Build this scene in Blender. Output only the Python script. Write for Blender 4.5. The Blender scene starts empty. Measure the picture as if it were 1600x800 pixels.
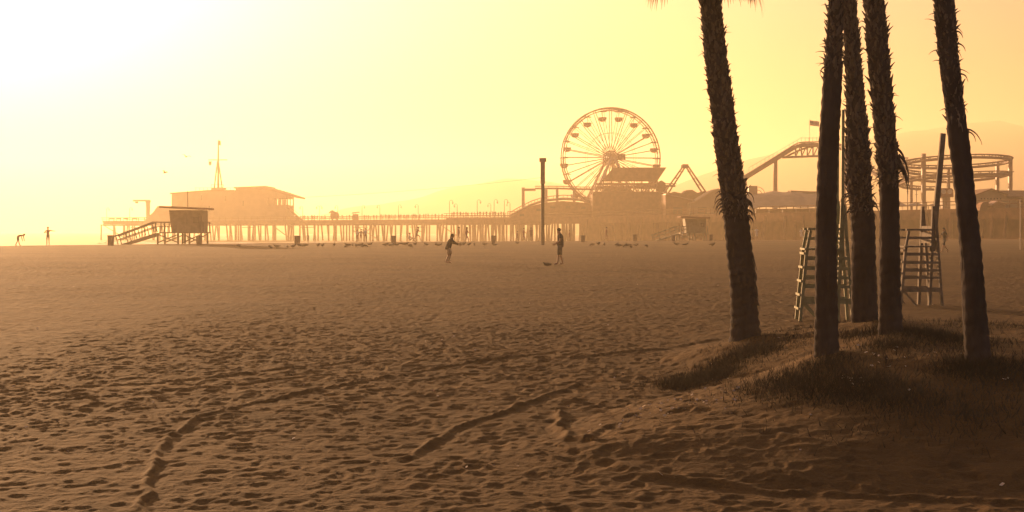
import bpy, bmesh, math, random
import numpy as np
from mathutils import Vector, Matrix

random.seed(7)
SC = bpy.context.scene
COL = SC.collection
R = math.radians

# ------------------------------------------------------------------ camera, sky, sun, exposure
F = 1600 * 48.0 / 36.0          # focal length in photo pixels
HY = 361.0                      # horizon row of the photograph
EYE = 2.0
cam_d = bpy.data.cameras.new('camera')
cam_d.lens = 48.0; cam_d.sensor_width = 36.0; cam_d.shift_y = -(400 - HY) / 1600
cam_d.clip_start = 0.1; cam_d.clip_end = 9000
cam = bpy.data.objects.new('camera', cam_d); COL.objects.link(cam)
cam.location = (0, 0, EYE); cam.rotation_euler = (R(90), 0, 0)
SC.camera = cam

SUN_EL, SUN_AZ = 6.6, -25.0      # degrees; azimuth from +Y, negative = left of the view
w = bpy.data.worlds.new('World'); SC.world = w; w.use_nodes = True
nt = w.node_tree; nt.nodes.clear()
sky = nt.nodes.new('ShaderNodeTexSky'); sky.sky_type = 'NISHITA'; sky.sun_disc = False
sky.sun_elevation = R(SUN_EL); sky.sun_rotation = R(SUN_AZ)
sky.air_density = 1.0; sky.dust_density = 10.0; sky.ozone_density = 0.6
tint = nt.nodes.new('ShaderNodeMix'); tint.data_type = 'RGBA'; tint.blend_type = 'MULTIPLY'
tint.inputs[0].default_value = 1.0; tint.inputs[7].default_value = (0.72, 0.74, 0.96, 1)
bg = nt.nodes.new('ShaderNodeBackground'); bg.inputs[1].default_value = 0.058
wo = nt.nodes.new('ShaderNodeOutputWorld')
nt.links.new(sky.outputs[0], tint.inputs[6]); nt.links.new(tint.outputs[2], bg.inputs[0]); nt.links.new(bg.outputs[0], wo.inputs[0])

sd = bpy.data.lights.new('sun', 'SUN'); sd.energy = 5.0; sd.angle = R(0.6); sd.color = (1.0, 0.55, 0.26)
so = bpy.data.objects.new('sun', sd); COL.objects.link(so)
sdir = Vector((math.sin(R(SUN_AZ)) * math.cos(R(SUN_EL)), math.cos(R(SUN_AZ)) * math.cos(R(SUN_EL)), math.sin(R(SUN_EL))))
so.rotation_euler = sdir.to_track_quat('Z', 'Y').to_euler(); so.location = sdir * 900

SC.view_settings.view_transform = 'Standard'; SC.view_settings.look = 'None'
SC.view_settings.exposure = 1.7; SC.view_settings.gamma = 1.0
SC.render.engine = 'CYCLES'
SC.cycles.use_denoising = True
SC.cycles.max_bounces = 6; SC.cycles.diffuse_bounces = 2; SC.cycles.volume_bounces = 1
HAZE_DENSITY, HAZE_G, HAZE_COL = 0.00082, 0.51, (1.0, 0.87, 0.62, 1)

# ------------------------------------------------------------------ materials
MATS = {}
def M(name, col, rough=0.8, var=0.25, scale=6.0, bump=0.0, bscale=None, stretch=None, metallic=0.0, spec=0.3):
    if name in MATS: return MATS[name]
    m = bpy.data.materials.new(name); m.use_nodes = True
    t = m.node_tree; b = t.nodes['Principled BSDF']
    b.inputs['Roughness'].default_value = rough; b.inputs['Metallic'].default_value = metallic
    b.inputs['Specular IOR Level'].default_value = spec
    tc = t.nodes.new('ShaderNodeTexCoord'); mp = t.nodes.new('ShaderNodeMapping')
    if stretch: mp.inputs['Scale'].default_value = stretch
    t.links.new(tc.outputs['Object'], mp.inputs[0])
    n = t.nodes.new('ShaderNodeTexNoise'); n.inputs['Scale'].default_value = scale; n.inputs['Detail'].default_value = 5
    t.links.new(mp.outputs[0], n.inputs['Vector'])
    r = t.nodes.new('ShaderNodeValToRGB')
    r.color_ramp.elements[0].position = 0.3; r.color_ramp.elements[1].position = 0.7
    r.color_ramp.elements[0].color = (*[c * (1 - var) for c in col], 1)
    r.color_ramp.elements[1].color = (*[min(1, c * (1 + var)) for c in col], 1)
    t.links.new(n.outputs['Fac'], r.inputs[0]); t.links.new(r.outputs[0], b.inputs['Base Color'])
    if bump:
        n2 = t.nodes.new('ShaderNodeTexNoise'); n2.inputs['Scale'].default_value = bscale or scale * 4; n2.inputs['Detail'].default_value = 6
        t.links.new(mp.outputs[0], n2.inputs['Vector'])
        bp = t.nodes.new('ShaderNodeBump'); bp.inputs['Strength'].default_value = 1.0; bp.inputs['Distance'].default_value = bump
        t.links.new(n2.outputs['Fac'], bp.inputs['Height']); t.links.new(bp.outputs[0], b.inputs['Normal'])
    MATS[name] = m
    return m

sand_m = M('sand', (0.110, 0.063, 0.023), 0.95, 0.16, 2.5, 0.006, 26.0, spec=0.1)
m_trunk = M('palm_bark', (0.060, 0.050, 0.050), 0.95, 0.35, 5.0, 0.03, 16.0, (1, 1, 0.35), spec=0.1)
m_boot = M('leaf_base_fibre', (0.17, 0.14, 0.115), 0.95, 0.28, 7.0, 0.01, 40.0, spec=0.1)
m_frond = M('palm_leaf', (0.09, 0.10, 0.045), 0.7, 0.3, 5.0)
m_grass = M('dry_grass', (0.055, 0.047, 0.034), 0.9, 0.4, 1.2, spec=0.1)
m_litter = M('dry_scrap', (0.62, 0.50, 0.38), 0.7, 0.2, 9.0)
m_green = M('pale_green_paint', (0.24, 0.245, 0.14), 0.7, 0.25, 8.0, 0.003, 60)
m_grey = M('weathered_wood', (0.20, 0.165, 0.125), 0.8, 0.3, 7.0, 0.004, 50)
m_tower = M('blue_grey_tower_paint', (0.17, 0.13, 0.10), 0.7, 0.2, 3.0)
m_tower2 = M('pale_tower_paint', (0.24, 0.22, 0.15), 0.7, 0.2, 3.0)
m_pier = M('pier_timber', (0.21, 0.10, 0.055), 0.9, 0.3, 1.0)
m_pierw = M('pier_bulkhead', (0.25, 0.125, 0.075), 0.9, 0.25, 0.7)
m_build = M('stucco_wall', (0.30, 0.22, 0.15), 0.85, 0.15, 0.5)
m_roof = M('roof_shingle', (0.22, 0.105, 0.06), 0.85, 0.25, 1.2)
m_steel = M('painted_steel', (0.34, 0.20, 0.15), 0.5, 0.15, 1.0)
m_white = M('white_steel', (0.55, 0.42, 0.33), 0.5, 0.12, 1.0)
m_tub = M('gondola_red', (0.30, 0.10, 0.05), 0.5, 0.15, 1.0)
m_canvas = M('tent_canvas', (0.42, 0.31, 0.22), 0.9, 0.12, 0.8)
m_bin = M('bin_plastic', (0.11, 0.075, 0.065), 0.7, 0.25, 4.0)
m_dark = M('dark_metal', (0.06, 0.05, 0.045), 0.6, 0.2, 3.0)
m_polel = M('pole_metal', (0.20, 0.14, 0.11), 0.6, 0.2, 2.0)
m_cloth_d = M('dark_cloth', (0.030, 0.032, 0.036), 0.9, 0.25, 9.0)
m_cloth_s = M('slate_cloth', (0.055, 0.055, 0.055), 0.9, 0.25, 9.0)
m_cloth_t = M('tan_cloth', (0.32, 0.25, 0.18), 0.9, 0.25, 9.0)
m_cloth_w = M('white_cloth', (0.75, 0.70, 0.65), 0.9, 0.08, 9.0)
m_cloth_r = M('rose_cloth', (0.28, 0.12, 0.10), 0.9, 0.2, 9.0)
m_skin = M('skin', (0.36, 0.20, 0.13), 0.6, 0.1, 5.0)
m_hair = M('hair', (0.02, 0.015, 0.012), 0.7, 0.2, 20.0)
m_gull = M('gull_plumage', (0.07, 0.06, 0.055), 0.8, 0.4, 9.0)
m_glass = M('window_glass', (0.05, 0.05, 0.05), 0.15, 0.1, 1.0, spec=0.5)
m_hill = M('hill_scrub', (0.09, 0.08, 0.05), 0.95, 0.35, 0.02)
m_foam = M('foam', (0.7, 0.68, 0.62), 0.6, 0.1, 0.8)

# sand: broad tone patches under the fine grain
def sand_nodes():
    t = sand_m.node_tree; b = t.nodes['Principled BSDF']
    old = b.inputs['Base Color'].links[0].from_socket
    tc = t.nodes.new('ShaderNodeTexCoord')
    n = t.nodes.new('ShaderNodeTexNoise'); n.inputs['Scale'].default_value = 0.22; n.inputs['Detail'].default_value = 4
    t.links.new(tc.outputs['Object'], n.inputs['Vector'])
    n3 = t.nodes.new('ShaderNodeTexNoise'); n3.inputs['Scale'].default_value = 90; n3.inputs['Detail'].default_value = 3
    t.links.new(tc.outputs['Object'], n3.inputs['Vector'])
    ad = t.nodes.new('ShaderNodeMath'); ad.operation = 'ADD'
    t.links.new(n.outputs['Fac'], ad.inputs[0]); t.links.new(n3.outputs['Fac'], ad.inputs[1])
    mr = t.nodes.new('ShaderNodeMapRange'); mr.inputs[1].default_value = 0.7; mr.inputs[2].default_value = 1.3
    mr.inputs[3].default_value = 0.72; mr.inputs[4].default_value = 1.22
    t.links.new(ad.outputs[0], mr.inputs[0])
    mx = t.nodes.new('ShaderNodeMix'); mx.data_type = 'RGBA'; mx.blend_type = 'MULTIPLY'; mx.inputs[0].default_value = 1
    t.links.new(old, mx.inputs[6]); t.links.new(mr.outputs[0], mx.inputs[7]); t.links.new(mx.outputs[2], b.inputs['Base Color'])
def sand_bump():
    t = sand_m.node_tree; b = t.nodes['Principled BSDF']; fine = b.inputs['Normal'].links[0].from_node
    tc = t.nodes.new('ShaderNodeTexCoord'); n = t.nodes.new('ShaderNodeTexNoise'); n.inputs['Scale'].default_value = 6.5; n.inputs['Detail'].default_value = 5; n.inputs['Roughness'].default_value = 0.6
    t.links.new(tc.outputs['Object'], n.inputs['Vector'])
    bp = t.nodes.new('ShaderNodeBump'); bp.inputs['Distance'].default_value = 0.02
    t.links.new(n.outputs['Fac'], bp.inputs['Height']); t.links.new(bp.outputs[0], fine.inputs['Normal'])
sand_nodes(); sand_bump()

def sea_mat():
    m = bpy.data.materials.new('sea_water'); m.use_nodes = True
    t = m.node_tree; b = t.nodes['Principled BSDF']
    b.inputs['Base Color'].default_value = (0.06, 0.045, 0.02, 1); b.inputs['Roughness'].default_value = 0.3; b.inputs['IOR'].default_value = 1.12
    tc = t.nodes.new('ShaderNodeTexCoord'); mp = t.nodes.new('ShaderNodeMapping'); mp.inputs['Scale'].default_value = (0.35, 1, 1)
    n = t.nodes.new('ShaderNodeTexNoise'); n.inputs['Scale'].default_value = 0.22; n.inputs['Detail'].default_value = 6
    bp = t.nodes.new('ShaderNodeBump'); bp.inputs['Distance'].default_value = 0.5; bp.inputs['Strength'].default_value = 0.8
    t.links.new(tc.outputs['Object'], mp.inputs[0]); t.links.new(mp.outputs[0], n.inputs['Vector'])
    t.links.new(n.outputs['Fac'], bp.inputs['Height']); t.links.new(bp.outputs[0], b.inputs['Normal'])
    return m
def flag_mat():
    m = bpy.data.materials.new('striped_flag_cloth'); m.use_nodes = True
    t = m.node_tree; b = t.nodes['Principled BSDF']
    tc = t.nodes.new('ShaderNodeTexCoord'); sp = t.nodes.new('ShaderNodeSeparateXYZ')
    t.links.new(tc.outputs['Generated'], sp.inputs[0])
    mu = t.nodes.new('ShaderNodeMath'); mu.operation = 'MULTIPLY'; mu.inputs[1].default_value = 6.5
    t.links.new(sp.outputs['Z'], mu.inputs[0])
    fr = t.nodes.new('ShaderNodeMath'); fr.operation = 'FRACT'; t.links.new(mu.outputs[0], fr.inputs[0])
    gt = t.nodes.new('ShaderNodeMath'); gt.operation = 'GREATER_THAN'; gt.inputs[1].default_value = 0.5; t.links.new(fr.outputs[0], gt.inputs[0])
    mx = t.nodes.new('ShaderNodeMix'); mx.data_type = 'RGBA'
    mx.inputs[6].default_value = (0.45, 0.06, 0.05, 1); mx.inputs[7].default_value = (0.7, 0.65, 0.6, 1); t.links.new(gt.outputs[0], mx.inputs[0])
    gx = t.nodes.new('ShaderNodeMath'); gx.operation = 'LESS_THAN'; gx.inputs[1].default_value = 0.42; t.links.new(sp.outputs['X'], gx.inputs[0])
    gz = t.nodes.new('ShaderNodeMath'); gz.operation = 'GREATER_THAN'; gz.inputs[1].default_value = 0.48; t.links.new(sp.outputs['Z'], gz.inputs[0])
    an = t.nodes.new('ShaderNodeMath'); an.operation = 'MULTIPLY'; t.links.new(gx.outputs[0], an.inputs[0]); t.links.new(gz.outputs[0], an.inputs[1])
    m2 = t.nodes.new('ShaderNodeMix'); m2.data_type = 'RGBA'; m2.inputs[7].default_value = (0.05, 0.06, 0.2, 1)
    t.links.new(an.outputs[0], m2.inputs[0]); t.links.new(mx.outputs[2], m2.inputs[6]); t.links.new(m2.outputs[2], b.inputs['Base Color'])
    b.inputs['Roughness'].default_value = 0.9
    return m

# ------------------------------------------------------------------ scene helpers
def tag(o, label=None, cat=None, group=None, kind=None):
    if label: o['label'] = label
    if cat: o['category'] = cat
    if group: o['group'] = group
    if kind: o['kind'] = kind
    return o
def thing(name, label, cat, loc=(0, 0, 0), group=None, rz=0.0):
    o = bpy.data.objects.new(name, None); COL.objects.link(o)
    o.location = loc; o.rotation_euler = (0, 0, rz); o.empty_display_size = 0.2
    o['org'] = tuple(loc)
    return tag(o, label, cat, group)
class MB:
    """collects shapes (in world or local coordinates) for ONE mesh"""
    def __init__(s): s.v = []; s.f = []; s.m = []
    def add(s, vs, fs, mi=0):
        k = len(s.v); s.v += [tuple(v) for v in vs]; s.f += [tuple(i + k for i in f) for f in fs]; s.m += [mi] * len(fs)
        return s
    def box(s, c, size, rz=0.0, mi=0):
        a, b, h = size[0] / 2, size[1] / 2, size[2] / 2; cs, sn = math.cos(rz), math.sin(rz); vs = []
        for z in (-h, h):
            for x, y in ((-a, -b), (a, -b), (a, b), (-a, b)):
                vs.append((c[0] + x * cs - y * sn, c[1] + x * sn + y * cs, c[2] + z))
        return s.add(vs, [(3, 2, 1, 0), (4, 5, 6, 7), (0, 1, 5, 4), (1, 2, 6, 5), (2, 3, 7, 6), (3, 0, 4, 7)], mi)
    def bar(s, p, q, w, h=None, up=(0, 0, 1), mi=0):
        h = h or w; p, q = Vector(p), Vector(q); d = (q - p)
        if d.length < 1e-6: return s
        d.normalize(); u = Vector(up)
        if abs(d.dot(u)) > 0.98: u = Vector((0, 1, 0))
        a = d.cross(u).normalized(); b = a.cross(d).normalized(); vs = []
        for e in (p, q):
            for i, j in ((-1, -1), (1, -1), (1, 1), (-1, 1)): vs.append(e + a * (i * w / 2) + b * (j * h / 2))
        return s.add(vs, [(3, 2, 1, 0), (4, 5, 6, 7), (0, 1, 5, 4), (1, 2, 6, 5), (2, 3, 7, 6), (3, 0, 4, 7)], mi)
    def tube(s, pts, r, n=8, mi=0, closed=False):
        pts = [Vector(p) for p in pts]; rs = r if isinstance(r, (list, tuple)) else [r] * len(pts); vs = []; N = len(pts)
        for i, p in enumerate(pts):
            if closed: d = pts[(i + 1) % N] - pts[i - 1]
            else: d = pts[min(i + 1, N - 1)] - pts[max(i - 1, 0)]
            d.normalize(); u = Vector((0, 0, 1)) if abs(d.z) < 0.9 else Vector((1, 0, 0))
            a = d.cross(u).normalized(); b = a.cross(d)
            for k in range(n):
                t = 2 * math.pi * k / n; vs.append(p + (a * math.cos(t) + b * math.sin(t)) * rs[i])
        fs = []
        for i in range(N if closed else N - 1):
            j = (i + 1) % N
            for k in range(n): fs.append((i * n + k, i * n + (k + 1) % n, j * n + (k + 1) % n, j * n + k))
        if not closed: fs += [tuple(range(n))[::-1], tuple((N - 1) * n + k for k in range(n))]
        return s.add(vs, fs, mi)
    def prism(s, poly, off, mi=0):
        """polygon of 3-D points pushed along off"""
        n = len(poly); o = Vector(off); vs = [Vector(p) for p in poly]; vs += [v + o for v in vs]
        return s.add(vs, [tuple(range(n))[::-1], tuple(range(n, 2 * n))] + [(i, (i + 1) % n, n + (i + 1) % n, n + i) for i in range(n)], mi)
    def ball(s, c, rad, n=10, m=7, mi=0, rz=0.0):
        vs = []; rx, ry, rz_ = rad if isinstance(rad, (tuple, list)) else (rad,) * 3; cs, sn = math.cos(rz), math.sin(rz)
        for i in range(m + 1):
            a = math.pi * i / m
            for k in range(n):
                t = 2 * math.pi * k / n; x, y = rx * math.sin(a) * math.cos(t), ry * math.sin(a) * math.sin(t)
                vs.append((c[0] + x * cs - y * sn, c[1] + x * sn + y * cs, c[2] + rz_ * math.cos(a)))
        fs = [(i * n + k, (i + 1) * n + k, (i + 1) * n + (k + 1) % n, i * n + (k + 1) % n) for i in range(m) for k in range(n)]
        return s.add(vs, fs, mi)
    def lathe(s, prof, c, n=16, mi=0):
        vs = []
        for r, z in prof:
            for k in range(n):
                t = 2 * math.pi * k / n; vs.append((c[0] + r * math.cos(t), c[1] + r * math.sin(t), c[2] + z))
        L = len(prof)
        fs = [(i * n + k, i * n + (k + 1) % n, (i + 1) * n + (k + 1) % n, (i + 1) * n + k) for i in range(L - 1) for k in range(n)]
        fs += [tuple(range(n))[::-1], tuple((L - 1) * n + k for k in range(n))]
        return s.add(vs, fs, mi)
    def build(s, name, mats, parent=None, smooth=False, label=None):
        mats = mats if isinstance(mats, (list, tuple)) else [mats]
        org = Vector((0, 0, 0)); root = parent
        while root is not None:
            if 'org' in root.keys(): org = Vector(root['org'])
            root = root.parent
        me = bpy.data.meshes.new(name); me.from_pydata([tuple(Vector(v) - org) for v in s.v], [], s.f)
        for m in mats: me.materials.append(m)
        if len(mats) > 1: me.polygons.foreach_set('material_index', s.m)
        if smooth: me.polygons.foreach_set('use_smooth', [True] * len(me.polygons))
        me.update()
        o = bpy.data.objects.new(name, me); COL.objects.link(o)
        if parent is not None: o.parent = parent
        if label: o['label'] = label
        return o
def copy_tree(o, parent=None):
    c = o.copy(); COL.objects.link(c); c.parent = parent
    for ch in list(o.children): copy_tree(ch, c)
    return c
def P(px, py, d): return Vector(((px - 800) / F * d, d, EYE + (HY - py) / F * d))
def X(px, d): return (px - 800) / F * d
def Zp(py, d): return EYE + (HY - py) / F * d
ORD = ['first', 'second', 'third', 'fourth', 'fifth', 'sixth', 'seventh', 'eighth', 'ninth', 'tenth', 'eleventh', 'twelfth', 'thirteenth', 'fourteenth', 'fifteenth', 'sixteenth']

# ------------------------------------------------------------------ ground
def vnoise(x, y, seed=0):
    xi = np.floor(x); yi = np.floor(y); fx = x - xi; fy = y - yi
    fx = fx * fx * fx * (fx * (fx * 6 - 15) + 10); fy = fy * fy * fy * (fy * (fy * 6 - 15) + 10)
    def h(a, b):
        n = (a.astype(np.int64) * 374761393 + b.astype(np.int64) * 668265263 + seed * 974711) & 0x7fffffff
        n = ((n ^ (n >> 13)) * 1274126177) & 0x7fffffff
        n = ((n ^ (n >> 16)) * 668265263) & 0x7fffffff
        return ((n ^ (n >> 15)) & 0xffffff) / float(0xffffff)
    a, b, c, d = h(xi, yi), h(xi + 1, yi), h(xi, yi + 1), h(xi + 1, yi + 1)
    return (a + (b - a) * fx + (c - a) * fy + (a - b - c + d) * fx * fy) * 2 - 1
def sstep(a, b, x):
    t = np.clip((x - a) / (b - a), 0, 1); return t * t * (3 - 2 * t)
SEA_Z = -0.95
HUMMOCKS = []                     # (x, y, radius, height), filled in once the palms are placed
def mound_h(x, y):
    w_ = 3.9 + 2.9 * np.clip((16.5 - y) / 4.2, 0, 1.3)
    u = x - 5.9; u = u / np.where(u < 0, w_, 7.5); v = (y - 16.4) / np.where(y < 16.4, 6.3, 8.0)
    q = (np.abs(u) ** 2.6 + np.abs(v) ** 2.6) ** (1 / 2.6) + 0.035 * vnoise(x * 0.8 + 3, y * 0.8, 5) + 0.015 * vnoise(x * 2.3, y * 2.3, 25)
    t = np.clip((q - 0.34) / 0.66, 0, 1)
    h = 0.66 * (1 - (0.7 * t + 0.3 * t * t * (3 - 2 * t)))
    for (hx, hy, hr, hh) in HUMMOCKS:
        e = ((x - hx) ** 2 + (y - hy) ** 2) / (hr * hr); h = h + hh * np.exp(-e)
    return h
def base_h(x, y):
    r = np.maximum(np.sqrt(x * x + y * y), 1e-3)
    px = 800 + F * x / np.maximum(y, 0.05 * r)
    t = np.clip((px - 100) / 1500, -0.3, 1.3)
    yc = 124 + 66 * t; zc = 0.71 + 0.13 * t
    front = y > 0
    k = np.clip((r - 13) / (yc - 13), 0, 1); h = zc * (k ** 0.8) * (1 - 0.12 * k ** 3) / 0.88
    drop = sstep(1.02, 2.1, r / yc) * 3.6
    drop = drop * np.where(front, 1.0 - sstep(2300, 4000, px), 0.0)
    return np.where(front, h - drop, 0.15 * sstep(13, 80, r))
def ground(x, y):
    x = np.asarray(x, float); y = np.asarray(y, float)
    return base_h(x, y) + mound_h(x, y)
def gz(x, y): return float(ground(np.array([x]), np.array([y]))[0])
def hit(px, py, dmin=5.0, dmax=230.0):
    """where the eye's ray through a photo pixel meets the ground"""
    d = np.exp(np.linspace(math.log(dmin), math.log(dmax), 4000))
    z = EYE + (HY - py) / F * d - ground((px - 800) / F * d, d)
    i = np.argmax(z < 0)
    if z[i] >= 0: i = np.argmin(np.abs(z))
    return Vector(((px - 800) / F * d[i], d[i], gz((px - 800) / F * d[i], d[i])))

PALM_PX = [(1165, 543), (1291, 563), (1351, 514), (1392, 534), (1530, 571)]
PALM_AT = [hit(*p) for p in PALM_PX]
for (p, rr, hh) in zip(PALM_AT, (0.8, 0.7, 0.9, 0.8, 0.7), (0.13, 0.07, 0.10, 0.10, 0.06)):
    HUMMOCKS.append((p.x, p.y, rr, hh))
PALM_AT = [Vector((p.x, p.y, gz(p.x, p.y))) for p in PALM_AT]
_flat = HUMMOCKS[:]

TRACKS = [  # (pixel polyline, ridge height, trough depth, width)
    ([(228, 806), (243, 735), (262, 690), (318, 652), (400, 632), (500, 610), (610, 590), (730, 568), (860, 552)], 0.036, 0.028, 0.125),
    ([(640, 716), (680, 690), (735, 662), (800, 640), (905, 600)], 0.032, 0.03, 0.12),
    ([(866, 646), (862, 664), (880, 686), (915, 688), (950, 670)], 0.055, 0.03, 0.16),
    ([(-120, 620), (100, 608), (250, 600), (420, 582), (560, 566)], 0.02, 0.03, 0.13),
    ([(-120, 640), (150, 622), (300, 610), (520, 585)], 0.02, 0.025, 0.11),
    ([(880, 700), (1000, 742), (1200, 768), (1420, 778), (1700, 790)], 0.03, 0.035, 0.2),
    ([(900, 560), (1040, 545), (1120, 530)], 0.03, 0.03, 0.2),
]
def detail_h(x, y):
    r = np.sqrt(x * x + y * y)
    near = 1 - sstep(60, 130, r)
    wx = x + 0.17 * vnoise(x * 2.6, y * 2.6, 91); wy = y + 0.17 * vnoise(x * 2.6, y * 2.6, 92)
    mnd = mound_h(x, y)
    soft = 1 - 0.55 * sstep(0.12, 0.4, mnd)
    calm = 0.6 + 0.4 * vnoise(x * 0.22, y * 0.13, 17)                 # trampled and calmer patches
    calm = np.clip(calm, 0.2, 1.0)
    h = 0.020 * vnoise(x * 0.30, y * 0.16, 1) + 0.008 * vnoise(wx * 1.0, wy * 0.8, 2)
    far_ = 1 - 0.7 * sstep(12, 28, r)
    fp = 1 - 0.40 * sstep(15, 40, r); calm = calm * (1 - 0.45 * sstep(18, 40, r))
    h += calm * (far_ * 0.008 * vnoise(wx * 3.0, wy * 2.6, 3) + far_ * 0.008 * vnoise(wx * 7.5, wy * 6.5, 4) + 0.005 * (0.2 + 0.8 * far_) * vnoise(wx * 12, wy * 11, 6))
    h += fp * calm * 0.0050 * vnoise(wx * 23, wy * 19, 16)
    h += calm * fp * 0.008 * (1 - np.abs(vnoise(wx * 5.0, wy * 4.6, 8)) * 2)   # ridged lips of footprints
    # footprints: pits with a raised lip in jittered cells
    for cell, dep, rad, sd_, keep in ((0.34, 0.022, 0.085, 31, 0.6), (0.19, 0.012, 0.050, 47, 0.6)):
        ci = np.floor(x / cell); cj = np.floor(y / cell); acc = np.zeros_like(x)
        for di in (-1, 0, 1):
            for dj in (-1, 0, 1):
                a, b = ci + di, cj + dj
                jx = (vnoise(a + 0.0, b + 0.0, sd_) * 0.45 + 0.5 + a) * cell; jy = (vnoise(a + 0.0, b + 0.0, sd_ + 1) * 0.45 + 0.5 + b) * cell
                on = vnoise(a + 0.0, b + 0.0, sd_ + 2) * 0.5 + 0.5 < keep
                th = vnoise(a + 0.0, b + 0.0, sd_ + 3) * 3.0; ex, ey = x - jx, y - jy
                p_, q_ = ex * np.cos(th) + ey * np.sin(th), -ex * np.sin(th) + ey * np.cos(th)
                e = (p_ / (rad * 1.5)) ** 2 + (q_ / rad) ** 2
                acc += np.where(on, -dep * np.exp(-(e + 0.35 * np.abs(vnoise(x * 9, y * 9, 55))) ** 2 * 1.3) + 0.45 * dep * np.exp(-(np.sqrt(e) - 1.25) ** 2 * 6), 0)
        h += calm * acc * fp
    h += sstep(12, 30, r) * 0.62 * (0.009 * vnoise(x * 11.0, y * 6.5, 14) + 0.011 * vnoise(wx * 6.0, wy * 4.4, 18)) * (0.45 + 1.0 * calm) * (1 + 0.8 * sstep(30, 60, r))
    h *= soft * (0.50 + 0.66 * sstep(9, 24, r))
    # tyre and foot tracks
    for pts, rh, td, wd in TRACKS:
        g = [hit(*q) if q[1] < 800 and -400 < q[0] < 2000 else hit(*q) for q in pts]
        best = np.full_like(x, 9.0); sgn = np.ones_like(x)
        for a, b in zip(g[:-1], g[1:]):
            dx, dy = b.x - a.x, b.y - a.y; L2 = dx * dx + dy * dy
            t = np.clip(((x - a.x) * dx + (y - a.y) * dy) / L2, 0, 1)
            ex, ey = x - a.x - t * dx, y - a.y - t * dy; dd = np.sqrt(ex * ex + ey * ey)
            sg = np.sign(dx * ey - dy * ex); u = dd < best
            best = np.where(u, dd, best); sgn = np.where(u, sg, sgn)
        s = best * sgn + 0.045 * vnoise(x * 2.2, y * 2.2, 71) + 0.012 * vnoise(x * 9, y * 9, 72)
        wob = 0.75 + 0.30 * vnoise(x * 1.7, y * 1.7, 73) + 0.25 * vnoise(x * 7.0, y * 7.0, 74)
        h += wob * (0.75 * rh * np.exp(-((s - wd * 0.3) / (wd * 0.32)) ** 2) - 0.35 * td * np.exp(-((s + wd * 0.42) / (wd * 0.5)) ** 2))
    return h * near + (1 - near) * 0.02 * vnoise(x * 0.3, y * 0.3, 12)

def make_ground():
    tmax = math.atan(0.47)
    a1 = np.arctan(np.linspace(-0.47, 0.47, 1050))
    a2 = np.linspace(tmax, 2 * math.pi - tmax, 70)[1:-1]
    ang = np.concatenate([a1, a2])                                   # from +Y, clockwise
    rad = [2.0]
    while rad[-1] < 2500:
        r = rad[-1]; rad.append(r * (1.02 if r < 7.0 else 1.0028 if r < 45 else 1.0045 if r < 80 else 1.02 if r < 260 else 1.12))
    rad = np.array(rad)
    A, Rr = np.meshgrid(ang, rad); x = Rr * np.sin(A); y = Rr * np.cos(A)
    flat_x, flat_y = x.ravel(), y.ravel()
    z = ground(flat_x, flat_y) + detail_h(flat_x, flat_y)
    n, m = len(ang), len(rad)
    co = np.empty((n * m + 1, 3)); co[:-1, 0] = flat_x; co[:-1, 1] = flat_y; co[:-1, 2] = np.maximum(z, -3.2); co[-1] = (0, 0, 0)
    i = np.arange(m - 1)[:, None] * n; k = np.arange(n)[None, :]; k2 = (k + 1) % n
    q = np.stack([i + k, i + n + k, i + n + k2, i + k2], -1).reshape(-1, 4)
    tri = np.stack([np.full(n, n * m), np.arange(n), (np.arange(n) + 1) % n], -1)
    me = bpy.data.meshes.new('sand_beach')
    me.vertices.add(len(co)); me.vertices.foreach_set('co', co.ravel())
    loops = np.concatenate([q.ravel(), tri.ravel()]); me.loops.add(len(loops)); me.loops.foreach_set('vertex_index', loops.astype(np.int32))
    st = np.concatenate([np.arange(len(q)) * 4, len(q) * 4 + np.arange(n) * 3]).astype(np.int32)
    me.polygons.add(len(st)); me.polygons.foreach_set('loop_start', st)
    me.polygons.foreach_set('use_smooth', np.ones(len(st), bool)); me.update(calc_edges=True); me.validate()
    me.materials.append(sand_m)
    o = bpy.data.objects.new('sand_beach', me); COL.objects.link(o)
    return tag(o, 'trampled brown sand beach with tyre tracks and low mound', 'beach', kind='structure')
make_ground()

sea = MB()
sea.add([(-2500, 120, SEA_Z), (2500, 120, SEA_Z), (2500, 2550, SEA_Z), (-2500, 2550, SEA_Z)], [(0, 1, 2, 3)])
tag(sea.build('sea', sea_mat()), 'calm golden sea behind the beach', 'sea', kind='structure')

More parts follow.
